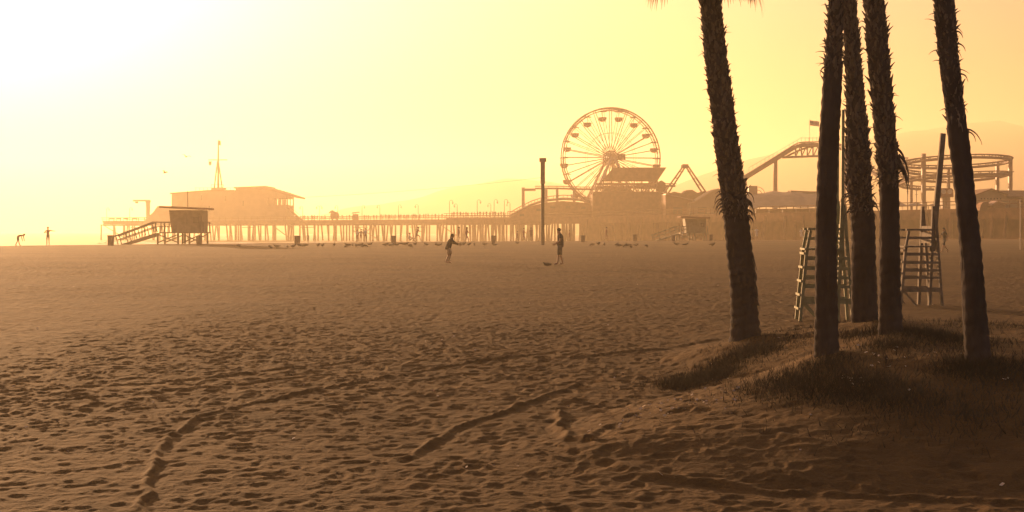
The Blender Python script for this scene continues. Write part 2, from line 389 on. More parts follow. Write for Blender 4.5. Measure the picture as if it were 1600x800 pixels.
def make_hills():
    """one ridge ring of scrub hills inland, with real depth"""
    prof = [(300, 356), (480, 338), (600, 318), (700, 296), (790, 279), (850, 282), (930, 292), (1040, 294), (1100, 272), (1180, 245), (1250, 226), (1310, 222), (1380, 216),
            (1420, 206), (1470, 198), (1520, 194), (1560, 190), (1600, 200), (1680, 205), (1760, 190), (1900, 215), (2100, 240)]
    xs = [p[0] for p in prof]; ys = [p[1] for p in prof]; N = 260; K = 14; D0 = 1600
    px = np.linspace(300, 2100, N); py = np.interp(px, xs, ys)
    vs = []; fs = []
    for j in range(K):
        v = j / (K - 1)
        for i in range(N):
            d = D0 - 240 + 430 * v
            top = (HY - py[i] + 3 * vnoise(np.array([px[i] * 0.02]), np.array([1.0]), 3)[0]) / F * D0 + EYE
            s = math.sin(math.pi * min(1.0, v * 330 / 310 * 0.97 if v < 0.52 else 1 - (1 - v)))if False else max(0.0, 1 - abs((d - D0) / 240.0) ** 1.5)
            x = (px[i] - 800) / F * D0 * (0.75 + 0.25 * d / D0)
            nz = 1 + 0.18 * (1 - s) * vnoise(np.array([x * 0.010]), np.array([d * 0.010]), 4)[0]
            vs.append((x, d, -2 + (top + 2) * s * nz))
    for j in range(K - 1):
        for i in range(N - 1): fs.append((j * N + i, j * N + i + 1, (j + 1) * N + i + 1, (j + 1) * N + i))
    mb = MB().add(vs, fs)
    tag(mb.build('hills', m_hill, smooth=True), 'pale hazy hills rising on the right behind the pier', 'hills', kind='structure')
make_hills()

hz = MB().box((0, 700, 0), (5400, 4600, 0.001)); zt, zb = 140.0, -4.5
hz = MB().add([(x, y, z) for z in (zb, zt) for x, y in ((-2700, -2700), (2700, -2700), (2700, 2700), (-2700, 2700))],
              [(3, 2, 1, 0), (4, 5, 6, 7), (0, 1, 5, 4), (1, 2, 6, 5), (2, 3, 7, 6), (3, 0, 4, 7)])
hm = bpy.data.materials.new('hazy_air'); hm.use_nodes = True; t = hm.node_tree; t.nodes.clear()
pv = t.nodes.new('ShaderNodeVolumePrincipled'); pv.inputs['Color'].default_value = HAZE_COL
pv.inputs['Density'].default_value = HAZE_DENSITY; pv.inputs['Anisotropy'].default_value = HAZE_G
mo = t.nodes.new('ShaderNodeOutputMaterial'); t.links.new(pv.outputs[0], mo.inputs['Volume'])
hm.cycles.homogeneous_volume = True if hasattr(hm.cycles, 'homogeneous_volume') else None
tag(hz.build('haze', hm), 'golden sunset haze filling the air', 'haze', kind='stuff')

# ------------------------------------------------------------------ palms
PALMS = [  # centre line (x, y, width) in the photo, rough from row, label, crown height
    ([(1110, 0, 36), (1116, 60, 38), (1121, 110, 39), (1132, 200, 42), (1140, 260, 43), (1147, 310, 44), (1151, 345, 40), (1156, 400, 40), (1160, 450, 40), (1163, 500, 44), (1165, 543, 54)], 335, 5.85,
     'leftmost palm, leaning left, with shaggy upper trunk and ragged collar halfway up'),
    ([(1307, 0, 27), (1303, 80, 29), (1299, 150, 30), (1295, 220, 31), (1292, 300, 31), (1291, 400, 33), (1291, 480, 35), (1291, 563, 40)], 110, 8.6,
     'slim smooth straight palm in front of the pale green lifeguard chair'),
    ([(1327, 0, 24), (1332, 80, 27), (1336, 150, 31), (1340, 225, 40), (1342, 290, 43), (1346, 322, 38), (1349, 360, 37), (1350, 420, 38), (1351, 514, 43)], 325, 9.2,
     'farthest palm, thick and shaggy above, right behind the slim smooth palm'),
    ([(1366, 0, 34), (1370, 60, 37), (1374, 110, 37), (1382, 200, 36), (1387, 260, 35), (1389, 300, 30), (1390, 400, 32), (1391, 460, 34), (1392, 534, 39)], 285, 8.0,
     'palm with a hanging torn strip of bark, left of the grey lifeguard chair'),
    ([(1475, 0, 36), (1480, 60, 35), (1486, 120, 34), (1496, 200, 32), (1507, 300, 31), (1517, 400, 33), (1524, 500, 37), (1530, 571, 42)], 190, 7.2,
     'rightmost palm, leaning left, right of the grey lifeguard chair'),
]
def catmull(pts, n):
    out = []; N = len(pts)
    for i in range(n):
        t = i / (n - 1) * (N - 1); k = min(int(t), N - 2); f = t - k
        p0, p1, p2, p3 = pts[max(k - 1, 0)], pts[k], pts[k + 1], pts[min(k + 2, N - 1)]
        out.append(tuple(0.5 * ((2 * b) + (-a + c) * f + (2 * a - 5 * b + 4 * c - e) * f * f + (-a + 3 * b - 3 * c + e) * f ** 3) for a, b, c, e in zip(p0, p1, p2, p3)))
    return out
def fan_frond(mb, base, az, pet, droop, fan, rnd, hang):
    """petiole then a fan of split leaflets whose tips droop"""
    out = Vector((math.cos(az), math.sin(az), 0)); side = Vector((-math.sin(az), math.cos(az), 0))
    e = droop; d0 = out * math.cos(e) + Vector((0, 0, math.sin(e)))
    mid = base + d0 * pet * 0.5; d1 = out * math.cos(e - 0.25) + Vector((0, 0, math.sin(e - 0.25)))
    tip = mid + d1 * pet * 0.5
    mb.tube([base, mid, tip], [0.022, 0.016, 0.010], 5)
    n = 22
    for k in range(n):
        a = (k / (n - 1) - 0.5) * 2.5
        dr = (d1 * math.cos(a) + side * math.sin(a)).normalized()
        L = fan * (0.75 + 0.25 * math.cos(a)) * rnd.uniform(0.85, 1.1)
        p = [tip.copy()]; dd = dr.copy()
        for s in range(5):
            dd = (dd + Vector((0, 0, -hang * (0.05 + 0.16 * s)))).normalized(); p.append(p[-1] + dd * L / 5)
        wv = (side * math.cos(a) - d1 * math.sin(a)).normalized(); vs = []; fs = []
        for i, q in enumerate(p):
            wd = (0.012, 0.024, 0.022, 0.015, 0.008, 0.001)[i]; vs += [q - wv * wd, q + wv * wd]
        for i in range(5): fs.append((2 * i, 2 * i + 1, 2 * i + 3, 2 * i + 2))
        mb.add(vs, fs)
def boot(mb, p, out, up, size, rnd, flare):
    """one dry leaf base: a curved tapering scale standing off the trunk"""
    side = out.cross(up).normalized(); L = size * rnd.uniform(0.5, 1.65); wd = size * rnd.uniform(0.26, 0.42); tw = rnd.uniform(-0.35, 0.35)
    dirn = (up * math.cos(flare) + out * math.sin(flare) + side * tw).normalized()
    pts = []; q = p - out * 0.02; dd = (up * 0.9 + out * 0.35).normalized()
    for i in range(4):
        pts.append(q.copy()); dd = (dd * 0.5 + dirn * 0.5).normalized(); q = q + dd * L / 3
    vs = []
    for i, c in enumerate(pts):
        h = wd * (1.0, 0.85, 0.6, 0.12)[i]; th = 0.014 * (1, 0.9, 0.6, 0.2)[i]
        vs += [c - side * h, c + out * th * 1.6, c + side * h, c - out * th]
    fs = []
    for i in range(3):
        for k in range(4): fs.append((4 * i + k, 4 * i + (k + 1) % 4, 4 * i + 4 + (k + 1) % 4, 4 * i + 4 + k))
    fs += [(3, 2, 1, 0), (12, 13, 14, 15)]
    mb.add(vs, fs)
def strip(mb, p, d, L, wd, rnd, curl=0.5):
    """a thin dead leaf strip hanging off the trunk"""
    pts = [Vector(p)]; dd = Vector(d).normalized(); n = 6
    for i in range(n):
        dd = (dd + Vector((rnd.uniform(-.15, .15), rnd.uniform(-.15, .15), -curl * 0.5))).normalized(); pts.append(pts[-1] + dd * L / n)
    mb.tube(pts, [wd * (1 - 0.8 * i / n) for i in range(n + 1)], 5)

palm_lean = []
for pi, ((line, rough_y, crown_z, label), base) in enumerate(zip(PALMS, PALM_AT)):
    rnd = random.Random(100 + pi); d = base.y
    root = thing('palm_tree', label, 'palm tree', base, 'palms on the sand mound')
    pts = [(*P(x, y, d), wpx / F * d / 2) for x, y, wpx in line][::-1]
    a, b = Vector(pts[-2][:3]), Vector(pts[-1][:3]); dr = (b - a).normalized(); dr = Vector((dr.x, 0.02, dr.z)).normalized()
    ext = (Zp(-127, d) - b.z) if pi == 0 else max(0.3, crown_z - b.z)
    for k in (0.5, 1.0): q = b + dr * ext * k; pts.append((*q, pts[-1][3] * 0.97))
    b0 = Vector(pts[0][:3]); pts.insert(0, (b0.x, b0.y, b0.z - 0.35, pts[0][3] * 1.25))
    sm = catmull(pts, 240); mb = MB(); n = 28; vs = []; fs = []
    zr = Zp(rough_y, d)
    for i, (x, y, z, r) in enumerate(sm):
        ro = min(1, max(0, (z - zr) / 0.3 + 0.5))
        r0 = r * (1 - 0.16 * ro)
        for k in range(n):
            t_ = 2 * math.pi * k / n
            nz = 0.034 * math.sin(z * 46 + 1.5 * math.sin(t_ * 2 + z)) + 0.05 * rnd.uniform(-1, 1) * (0.6 + ro) + 0.03 * math.sin(t_ * 3 + z * 2.2 + pi)
            rr = r0 * (1 + nz); vs.append((x + rr * math.cos(t_), y + rr * math.sin(t_), z))
    N = len(sm)
    for i in range(N - 1):
        for k in range(n): fs.append((i * n + k, i * n + (k + 1) % n, (i + 1) * n + (k + 1) % n, (i + 1) * n + k))
    mb.add(vs, fs); mb.build('trunk', m_trunk, root, smooth=True)
    # leaf bases on the shaggy part, in a spiral
    mb = MB(); az = rnd.uniform(0, 6); z = zr - 0.15; zi = [s[2] for s in sm]; topz = sm[-1][2]
    dense = 0.0036 if pi in (0, 2, 3) else 0.005
    while z < topz:
        i = min(N - 2, max(0, int(np.searchsorted(zi, z)))); c = Vector(sm[i][:3]); r = sm[i][3] * 0.86
        az += 2.39996 + rnd.uniform(-.3, .3); z += dense * rnd.uniform(0.6, 1.4)
        out = Vector((math.cos(az), math.sin(az), 0)); up = (Vector(sm[i + 1][:3]) - Vector(sm[i][:3])).normalized()
        big = 1.25 if rnd.random() < 0.12 else 1.0
        boot(mb, Vector((c.x, c.y, z)) + out * r, out, up, (0.070 if pi != 4 else 0.056) * (d / 15.0) ** 0.3 * big, rnd, rnd.uniform(0.12, 0.75) if rnd.random() > .2 else rnd.uniform(.8, 1.7))
    # dead strips hang among the leaf bases
    def at(y_px): i = int(np.searchsorted(zi, Zp(y_px, d))); return sm[min(N - 2, max(1, i))]
    for _ in range({0: 44, 1: 4, 2: 34, 3: 14, 4: 7}[pi]):                    # ragged collar where the rough part ends
        c = at(rough_y + rnd.uniform(-26, 8)); az2 = rnd.uniform(0, 6.283); o_ = Vector((math.cos(az2), math.sin(az2), 0))
        strip(mb, Vector(c[:3]) + o_ * c[3] * 0.9, o_ + Vector((0, 0, 0.3)), rnd.uniform(0.06, 0.17), 0.012, rnd, 0.9)
    for _ in range(16):                                                          # loose strands higher up
        c = at(rnd.uniform(0, rough_y)); az2 = rnd.uniform(0, 6.283); o_ = Vector((math.cos(az2), math.sin(az2), 0))
        strip(mb, Vector(c[:3]) + o_ * c[3] * 0.9, o_ + Vector((0, 0, rnd.uniform(-.2, .8))), rnd.uniform(0.05, 0.13), 0.007, rnd, 0.3)
    if pi == 0:
        for yy in range(395, 470, 5):
            c = at(yy); strip(mb, Vector(c[:3]) + Vector((c[3] * 0.85, -0.06, 0)), (0.5, -0.1, -0.3), rnd.uniform(.1, .2), 0.014, rnd, 1.0)
        for k in range(16):
            c = at(rnd.uniform(300, 330)); s_ = 1 if k % 3 else -1
            strip(mb, Vector(c[:3]) + Vector((s_ * c[3] * 0.85, rnd.uniform(-.1, .1), 0)), (s_ * rnd.uniform(.5, 1), rnd.uniform(-.3, .3), .25), rnd.uniform(.10, .22), 0.012, rnd, 0.9)
    if pi == 3:
        for k in range(6):
            c = at(rnd.uniform(232, 262)); strip(mb, Vector(c[:3]) + Vector((c[3] * 0.9, rnd.uniform(-.08, .08), 0)), (0.55, 0, -0.2), rnd.uniform(.2, .45), 0.018, rnd, 1.1)
    if pi == 4:
        for yy, L in ((205, .24), (207, .15), (50, .10), (70, .12), (118, .12)):
            c = at(yy); strip(mb, Vector(c[:3]) + Vector((c[3] * 0.9, 0, 0)), (1, 0, 0.25), L, 0.01, rnd, 0.8)
    mb.build('leaf_bases', m_boot, root)
    mb = MB(); top = Vector(sm[-1][:3])
    for k in range(26):
        az3 = k * 2.39996 + rnd.uniform(-.2, .2); lv = k / 26.0
        fan_frond(mb, top + Vector((0, 0, -0.25 + 0.3 * lv)), az3, rnd.uniform(0.6, 0.9), -0.55 + 1.7 * lv, rnd.uniform(0.6, 0.8), rnd, 1.0)
    if pi == 0:
        for az3, pet in ((math.pi * 1.02, 0.5), (math.pi * 0.9, 0.62), (math.pi * 1.12, 0.7), (-0.05, 0.62), (0.25, 0.7)):
            fan_frond(mb, top + Vector((0, 0, -0.35)), az3, pet, -0.35, 0.62, rnd, 2.6)
    mb.build('crown', m_frond, root)

# grass on the mound
def make_grass():
    rng = np.random.default_rng(3)
    clumps = []
    for (px, py, rx, n) in ((1240, 600, 0.55, 1500), (1310, 605, 0.6, 2200), (1360, 612, 0.5, 1000), (1100, 592, 0.45, 2600), (1070, 604, 0.3, 900), (1135, 570, 0.35, 1000), (1190, 552, 0.4, 700),
                            (1165, 550, 0.3, 500), (1291, 568, 0.3, 500), (1440, 522, 0.6, 1700), (1490, 532, 0.5, 600), (1351, 522, 0.4, 600), (1392, 540, 0.3, 500), (1530, 575, 0.4, 1200), (1500, 572, .4, 600), (1570, 580, 0.5, 700),
                            (1450, 640, 0.6, 500), (1520, 650, 0.6, 500), (1420, 625, .35, 300)):
        c = hit(px, py); a = rng.normal(0, rx * 0.55, (n, 2)); a[:, 1] *= 1.1; clumps.append(np.c_[c.x + a[:, 0], c.y + a[:, 1], rng.uniform(0.9, 1.7, n)])
    s = np.c_[rng.uniform(1.2, 11, 60000), rng.uniform(9.5, 23, 60000)]
    mh = mound_h(s[:, 0], s[:, 1]); dn = vnoise(s[:, 0] * 1.1, s[:, 1] * 1.1, 9) * 0.5 + 0.5
    k = (rng.uniform(0, 1, len(s)) < sstep(0.12, 0.45, mh) * (0.12 + 0.88 * sstep(0.35, 0.75, dn)) * 0.75); s = s[k]
    al = np.concatenate([np.c_[s, np.ones(len(s))]] + clumps)
    x, y, sc = al.T; n = len(x); z = ground(x, y) + detail_h(x, y) - 0.01
    th = rng.uniform(0, 6.283, n); L = rng.uniform(0.025, 0.10, n) * sc; wd = rng.uniform(0.003, 0.006, n); ln = rng.normal(0, 0.5, (n, 2))
    co = np.empty((n, 3, 3)); co[:, 0] = np.c_[x - wd * np.cos(th), y - wd * np.sin(th), z]; co[:, 1] = np.c_[x + wd * np.cos(th), y + wd * np.sin(th), z]
    co[:, 2] = np.c_[x + ln[:, 0] * L, y + ln[:, 1] * L, z + L]
    me = bpy.data.meshes.new('grass'); me.from_pydata(co.reshape(-1, 3).tolist(), [], np.arange(n * 3).reshape(-1, 3).tolist()); me.materials.append(m_grass)
    o = bpy.data.objects.new('grass', me); COL.objects.link(o)
    tag(o, 'short dry dark grass growing over the mound around the palms', 'grass', kind='stuff')
    # pale scraps of dry leaf and litter
    mb = MB(); r = random.Random(5)
    spots = []
    for k in range(70):
        t_ = r.random(); spots.append((960 + 190 * t_ + r.gauss(0, 12), 662 - 52 * t_ + r.gauss(0, 8)))
    for k in range(10): spots.append((r.gauss(1330, 14), r.gauss(592, 4)))
    for k in range(16): spots.append((r.gauss(1385, 30), r.gauss(562, 14)))
    for k in range(70): spots.append((r.uniform(0, 1600), r.uniform(430, 760)))
    for px, py in spots:
        c = hit(px, py); h = float(detail_h(np.array([c.x]), np.array([c.y]))[0]); q = c + Vector((0, 0, h + 0.008)); s_ = r.uniform(0.010, 0.028); a = r.uniform(0, 6.28)
        u = Vector((math.cos(a), math.sin(a), r.uniform(-.3, .5))) * s_; v = Vector((-math.sin(a), math.cos(a), r.uniform(.1, .9))) * s_ * 0.6
        mb.prism([q - u, q - v * 0.7, q + u * 0.8, q + v], Vector((0, 0, 0.004)))
    tag(mb.build('leaf_litter', m_litter), 'pale dry scraps scattered over the sand and mound', 'litter', kind='stuff')
make_grass()

# ------------------------------------------------------------------ lifeguard chairs
def lifeguard_chair(label, px, d, mat, rz, lean, double, sc):
    base = Vector((X(px, d), d, gz(X(px, d), d)))
    root = thing('lifeguard_chair', label, 'lifeguard chair', base, 'wooden lifeguard chairs', rz)
    root['org'] = (0, 0, 0); root.scale = (sc,) * 3
    W = 0.34
    def side(mb, y):
        pass
    for y in (-W, W):
        MB().bar((-0.49, y, -.1), (-0.36, y, 1.30), 0.055, 0.07).build('leg', mat, root)
        MB().bar((0.46, y, -.1), (0.30, y, 2.10), 0.055, 0.07).build('leg', mat, root)
        MB().bar((0.18, y * 0.9, -.1), (0.275, y * 0.9, 2.18), 0.06, 0.075).build('back_post', mat, root)
        MB().bar((-0.36, y, 1.30), (-0.29, y, 1.64), 0.05).build('arm_post', mat, root)
        MB().box((-0.04, y, 1.665), (0.62, 0.09, 0.04)).build('armrest', mat, root)
        mb = MB(); mb.bar((-0.32, y, 1.49), (0.24, y, 1.49), 0.03, 0.05)
        for z in (1.13, 0.95, 0.78, 0.62):
            t0 = z / 1.3; mb.bar((-0.49 + 0.13 * t0, y * 1.05, z), (0.46 - 0.16 * z / 2.1, y * 1.05, z), 0.03, 0.055)
        mb.bar((-0.45, y * 1.05, 0.36), (0.43, y * 1.05, 0.36), 0.03, 0.10)
        mb.bar((-0.42, y, 0.34), (-0.12, y, 0.02), 0.03, 0.04)
        mb.build('side_rails', mat, root)
    mb = MB()
    for k in range(6): mb.box((-0.36 + k * 0.115, 0, 1.30), (0.10, 2 * W + 0.12, 0.035))
    mb.build('seat', mat, root)
    mb = MB()
    for k in range(3):
        z = 1.42 + k * 0.14; xx = 0.225 + (z - 1.3) * 0.045; mb.box((xx, 0, z), (0.025, 2 * W - 0.02, 0.10))
    mb.build('backrest', mat, root)
    mb = MB()
    for k in range(5):
        z = 0.22 + k * 0.25; mb.box((-0.49 + 0.1 * z - 0.04, 0, z), (0.025, 2 * W + 0.02, 0.04))
    mb.build('ladder_rungs', mat, root)
    if double:
        for y in (-0.05, 0.06): MB().bar((0.26 + y, y, 0.9), (0.255 + y + lean, y, 3.85), 0.05, 0.05).build('mast', mat, root)
    else: MB().bar((0.31, -W * 0.5, 1.2), (0.36 + lean, -W * 0.5, 3.78), 0.11, 0.06, up=(0, 1, 0)).build('mast', mat, root)
lifeguard_chair('pale green wooden lifeguard chair behind the slim smooth palm', 1289, 28.5, m_green, R(-6), 0.02, True, 1.14)
lifeguard_chair('grey wooden lifeguard chair with tall leaning board, between two palms', 1431, 33.4, m_grey, R(5), 0.19, False, 1.11)

# ------------------------------------------------------------------ people
def person_mesh(name, J, radii, mats_of, fingers=True):
    """one continuous skinned body; J: joint positions (x forward, y left, z up) for a 1.75 m adult"""
    E = [('pel', 'bel'), ('bel', 'che'), ('che', 'nec'), ('nec', 'hea'), ('hea', 'crn'), ('hea', 'nos')]
    for s in 'LR':
        E += [('che', 'sh' + s), ('sh' + s, 'el' + s), ('el' + s, 'wr' + s), ('wr' + s, 'ha' + s), ('pel', 'hi' + s), ('hi' + s, 'kn' + s), ('kn' + s, 'an' + s), ('an' + s, 'to' + s)]
    names = list(J.keys()); idx = {n: i for i, n in enumerate(names)}
    me = bpy.data.meshes.new(name); me.from_pydata([J[n] for n in names], [(idx[a], idx[b]) for a, b in E], [])
    o = bpy.data.objects.new(name, me); COL.objects.link(o)
    o.modifiers.new('skin', 'SKIN'); sk = me.skin_vertices[0].data
    for n in names:
        k = n if n in radii else n[:-1]; r = radii[k]; sk[idx[n]].radius = r if isinstance(r, tuple) else (r, r); sk[idx[n]].use_root = (n == 'pel')
    ss = o.modifiers.new('sub', 'SUBSURF'); ss.levels = 1; ss.render_levels = 1
    dg = bpy.context.evaluated_depsgraph_get(); m2 = bpy.data.meshes.new_from_object(o.evaluated_get(dg))
    bpy.data.objects.remove(o); bpy.data.meshes.remove(me)
    vs = [tuple(v.co) for v in m2.vertices]; fs = [tuple(p.vertices) for p in m2.polygons]; mi = []
    segs = [(Vector(J[a]), Vector(J[b]), a, b) for a, b in E]
    for p in m2.polygons:
        c = p.center; best = (9, None, None)
        for A, B, a, b in segs:
            t_ = max(0, min(1, (c - A).dot(B - A) / max((B - A).length_squared, 1e-9))); dd = (c - A - (B - A) * t_).length
            if dd < best[0]: best = (dd, a.rstrip('LR') + '-' + b.rstrip('LR'), t_)
        mi.append(mats_of(best[1], best[2]))
    bpy.data.meshes.remove(m2)
    mb = MB(); mb.v = vs; mb.f = fs; mb.m = mi
    if fingers:
        for s in 'LR':
            h, wv = Vector(J['ha' + s]), Vector(J['wr' + s]); dd = (h - wv).normalized(); sd_ = dd.cross(Vector((0, 1, 0))).normalized() if abs(dd.y) < .9 else Vector((1, 0, 0))
            crl = Vector((0, -1 if s == 'L' else 1, 0))
            for k in range(4):
                L = (0.065, 0.08, 0.075, 0.058)[k]; q = h + sd_ * (k - 1.5) * 0.02
                mb.tube([q, q + dd * L * .5 + crl * .008, q + dd * L * .9 + crl * .03], [.010, .009, .006], 5)
            q = wv + dd * 0.04; mb.tube([q, q + dd * .03 - sd_ * .035, q + dd * .07 - sd_ * .045 + crl * .015], [.011, .010, .007], 5)
    return mb
RAD = dict(pel=(0.15, 0.11), bel=(0.135, 0.10), che=(0.165, 0.11), nec=0.055, hea=(0.082, 0.095), crn=(0.07, 0.085), nos=0.022, sh=0.062, el=0.044, wr=0.03, ha=(0.038, 0.02), hi=0.085, kn=0.056, an=0.038, to=(0.042, 0.028))
def J0():
    j = dict(pel=(0, 0, .95), bel=(0, 0, 1.12), che=(0, 0, 1.34), nec=(0.01, 0, 1.49), hea=(0.03, 0, 1.60), crn=(0.025, 0, 1.70), nos=(0.125, 0, 1.60))
    for s, y in (('L', 1), ('R', -1)):
        j.update({'sh' + s: (0, .19 * y, 1.41), 'el' + s: (-.02, .25 * y, 1.12), 'wr' + s: (.05, .26 * y, .87), 'ha' + s: (.07, .26 * y, .79),
                  'hi' + s: (0, .09 * y, .88), 'kn' + s: (.02, .10 * y, .48), 'an' + s: (-.02, .11 * y, .07), 'to' + s: (.15, .12 * y, .03)})
    return j
def shift(j, keys, d):
    for k in keys: j[k] = tuple(a + b for a, b in zip(j[k], d))
UP = ['che', 'nec', 'hea', 'crn', 'nos', 'shL', 'shR', 'elL', 'elR', 'wrL', 'wrR', 'haL', 'haR']
HEAD = ['hea', 'crn', 'nos']
def outfit(top, low):      # long = trousers / long sleeves
    def f(seg, t_):
        a, b = seg.split('-')
        if a in ('nec', 'hea') : return 0
        if seg in ('wr-ha', 'an-to'): return 0
        if seg == 'sh-el': return 1 if (top == 'long' or t_ < 0.6) else 0
        if seg == 'el-wr': return 1 if top == 'long' else 0
        if seg == 'hi-kn': return 2 if (low in ('long',) or t_ < 0.85) else 0
        if seg == 'kn-an': return 2 if low == 'long' else 0
        if seg == 'pel-hi': return 2
        if seg == 'pel-bel': return 2 if t_ < 0.25 else 1
        return 1
    return f
def place_person(pos, height, yaw, J, label, mats, fit, group=None, hair=None, cap=False, fingers=True, held=None):
    root = thing('person', label, 'person', pos, group); root['org'] = (0, 0, 0)
    root.rotation_euler = (0, 0, yaw); root.scale = (height / 1.75,) * 3
    person_mesh('body', J, RAD, fit, fingers).build('body', mats, root, smooth=True)
    h = Vector(J['hea']); c = Vector(J['crn']); mid = (h + c) / 2
    if hair == 'short': MB().ball((mid.x - .012, mid.y, mid.z + .035), (.105, .088, .085), 12, 8).build('hair', m_hair, root, True)
    if hair == 'long':
        mb = MB().ball((mid.x - .02, mid.y, mid.z + .03), (.105, .092, .09), 12, 8); mb.ball((mid.x - .09, mid.y, mid.z - .13), (.05, .07, .16), 10, 7); mb.build('hair', m_hair, root, True)
    if cap:
        mb = MB().ball((mid.x, mid.y, mid.z + .04), (.112, .095, .085), 12, 8); mb.box((mid.x + .13, mid.y, mid.z + .03), (.11, .13, .015)); mb.build('cap', m_cloth_d, root, True)
    return root

yaw_l, yaw_r = math.pi, 0.0      # facing picture left / right
# child throwing, arm reaching forward to the right
j = J0(); shift(j, UP, (.14, 0, -.04)); shift(j, ['bel'], (.05, 0, 0)); shift(j, HEAD, (.05, 0, -.01))
j['elR'] = (.34, -.22, 1.20); j['wrR'] = (.56, -.20, 1.08); j['haR'] = (.65, -.2, 1.04); j['elL'] = (.30, .24, 1.18); j['wrL'] = (.46, .2, 1.12); j['haL'] = (.53, .2, 1.1)
j['knR'] = (.10, -.11, .48); j['anL'] = (-.16, .11, .08); j['toL'] = (0, .12, .03); j['knL'] = (.0, .10, .48)
child = place_person(hit(701, 411), 1.48, R(4), j, 'child in dark hooded top and cap reaching an arm forward, bare legged', [m_skin, m_cloth_d, m_cloth_t], outfit('long', 'short'), cap=True, hair='long')
# man in dark shirt and shorts
j = J0(); shift(j, HEAD, (.03, 0, 0)); j['elL'] = (.05, .25, 1.13); j['wrL'] = (.24, .24, 1.0); j['haL'] = (.31, .23, .97); j['elR'] = (.03, -.25, 1.13); j['wrR'] = (.22, -.22, 1.0); j['haR'] = (.29, -.2, .98)
j['anR'] = (-.13, -.12, .07); j['toR'] = (.03, -.14, .03); j['knR'] = (-.03, -.11, .48); j['anL'] = (.14, .14, .07); j['toL'] = (.31, .15, .03); j['knL'] = (.10, .11, .48); j['anR'] = (-.17, -.13, .07); j['toR'] = (-.01, -.15, .03)
man_at = hit(875, 413.5)
def baggy(seg, t_): return outfit('short', 'short')(seg, t_)
man = place_person(man_at, 1.74, R(188), j, 'man in dark t-shirt and knee shorts standing on sand, facing left', [m_skin, m_cloth_s, m_cloth_s], baggy, hair='short')
# loose shirt and shorts over the man's body
mb = MB()
for s in (1, -1):
    mb.tube([(0, .095 * s, .92), (.02 * (1 + s), .10 * s, .70), (.02 * (1 + s), .105 * s, .47)], [.125, .12, .115], 14)
mb.build('shorts', m_cloth_s, man, True)
mb = MB(); 
def oval(mb, rows, n=16):
    vs = []
    for (x, z, rx, ry) in rows:
        for k in range(n): t_ = 2 * math.pi * k / n; vs.append((x + rx * math.cos(t_), ry * math.sin(t_), z))
    fs = [(i * n + k, i * n + (k + 1) % n, (i + 1) * n + (k + 1) % n, (i + 1) * n + k) for i in range(len(rows) - 1) for k in range(n)]
    mb.add(vs, fs + [tuple(range(n))[::-1], tuple((len(rows) - 1) * n + k for k in range(n))])
oval(mb, [(-.02, .86, .155, .20), (-.02, 1.0, .16, .20), (-.02, 1.2, .155, .205), (-.01, 1.38, .14, .22), (0, 1.47, .09, .14), (.01, 1.50, .06, .07)])
mb.build('shirt', m_cloth_d, man, True)
mb = MB(); oval(mb, [(-.05, .80, .17, .20), (-.03, .92, .18, .205), (.03, 1.10, .175, .205), (.10, 1.28, .165, .215), (.15, 1.40, .13, .20), (.19, 1.47, .07, .10)])
mb.build('jacket', m_cloth_d, child, True)
mb = MB()
mb.tube([(.13, -.19, 1.37), (.34, -.22, 1.20), (.54, -.20, 1.09)], [.085, .075, .06], 12); mb.tube([(.13, .19, 1.37), (.30, .24, 1.18), (.44, .21, 1.125)], [.085, .075, .06], 12)
mb.build('sleeves', m_cloth_d, child, True)
mb = MB()
for s_, kx in ((1, .0), (-1, .06)): mb.tube([(-.02, .09 * s_, .84), (kx, .10 * s_, .68), (kx + .03, .10 * s_, .52)], [.125, .12, .11], 12)
mb.build('shorts', m_cloth_t, child, True)
# walker on the right
j = J0(); shift(j, UP, (.04, 0, -.01)); j['knL'] = (.20, .1, .50); j['anL'] = (.26, .1, .08); j['toL'] = (.42, .11, .06); j['knR'] = (-.05, -.1, .48); j['anR'] = (-.36, -.11, .14); j['toR'] = (-.22, -.11, .04)
j['elR'] = (.18, -.26, 1.15); j['wrR'] = (.36, -.24, 1.02); j['haR'] = (.43, -.23, .99); j['elL'] = (-.12, .26, 1.15); j['wrL'] = (-.05, .27, .92); j['haL'] = (-.03, .27, .85)
WALK = j
place_person(hit(1476, 395), 1.72, R(195), j, 'long haired person in dark clothes walking left beside the rightmost palm', [m_skin, m_cloth_d, m_cloth_s], outfit('short', 'short'), hair='long')
# far left pair
j = J0(); j['elL'] = (.05, .42, 1.38); j['wrL'] = (.1, .66, 1.36); j['haL'] = (.12, .76, 1.35); j['elR'] = (.2, -.3, 1.2); j['wrR'] = (.24, -.05, 1.2); j['haR'] = (.25, .04, 1.21)
board_p = hit(75, 383.2)
place_person(board_p, 1.72, R(-92), j, 'person standing with one arm stretched out at the water, far left', [m_skin, m_cloth_r, m_cloth_s], outfit('short', 'short'), hair='short', fingers=False)
j = J0(); 
for k in UP + ['bel']:
    x, y, z = j[k]; f = z - .95; ang_ = 1.25 if k != 'bel' else .8; j[k] = (x * math.cos(ang_) + f * math.sin(ang_), y, .88 + f * math.cos(ang_) - x * math.sin(ang_))
for s, y in (('L', 1), ('R', -1)): j['el' + s] = (.50, .2 * y, .80); j['wr' + s] = (.56, .2 * y, .52); j['ha' + s] = (.57, .2 * y, .44)
j['anL'] = (.12, .12, .07); j['toL'] = (.28, .12, .03); j['anR'] = (-.2, -.12, .07); j['toR'] = (-.04, -.12, .03)
place_person(hit(28, 384.2), 1.6, R(-8), j, 'person bending forward with hands toward the ground, far left', [m_skin, m_cloth_r, m_cloth_s], outfit('short', 'short'), hair='short', fingers=False)
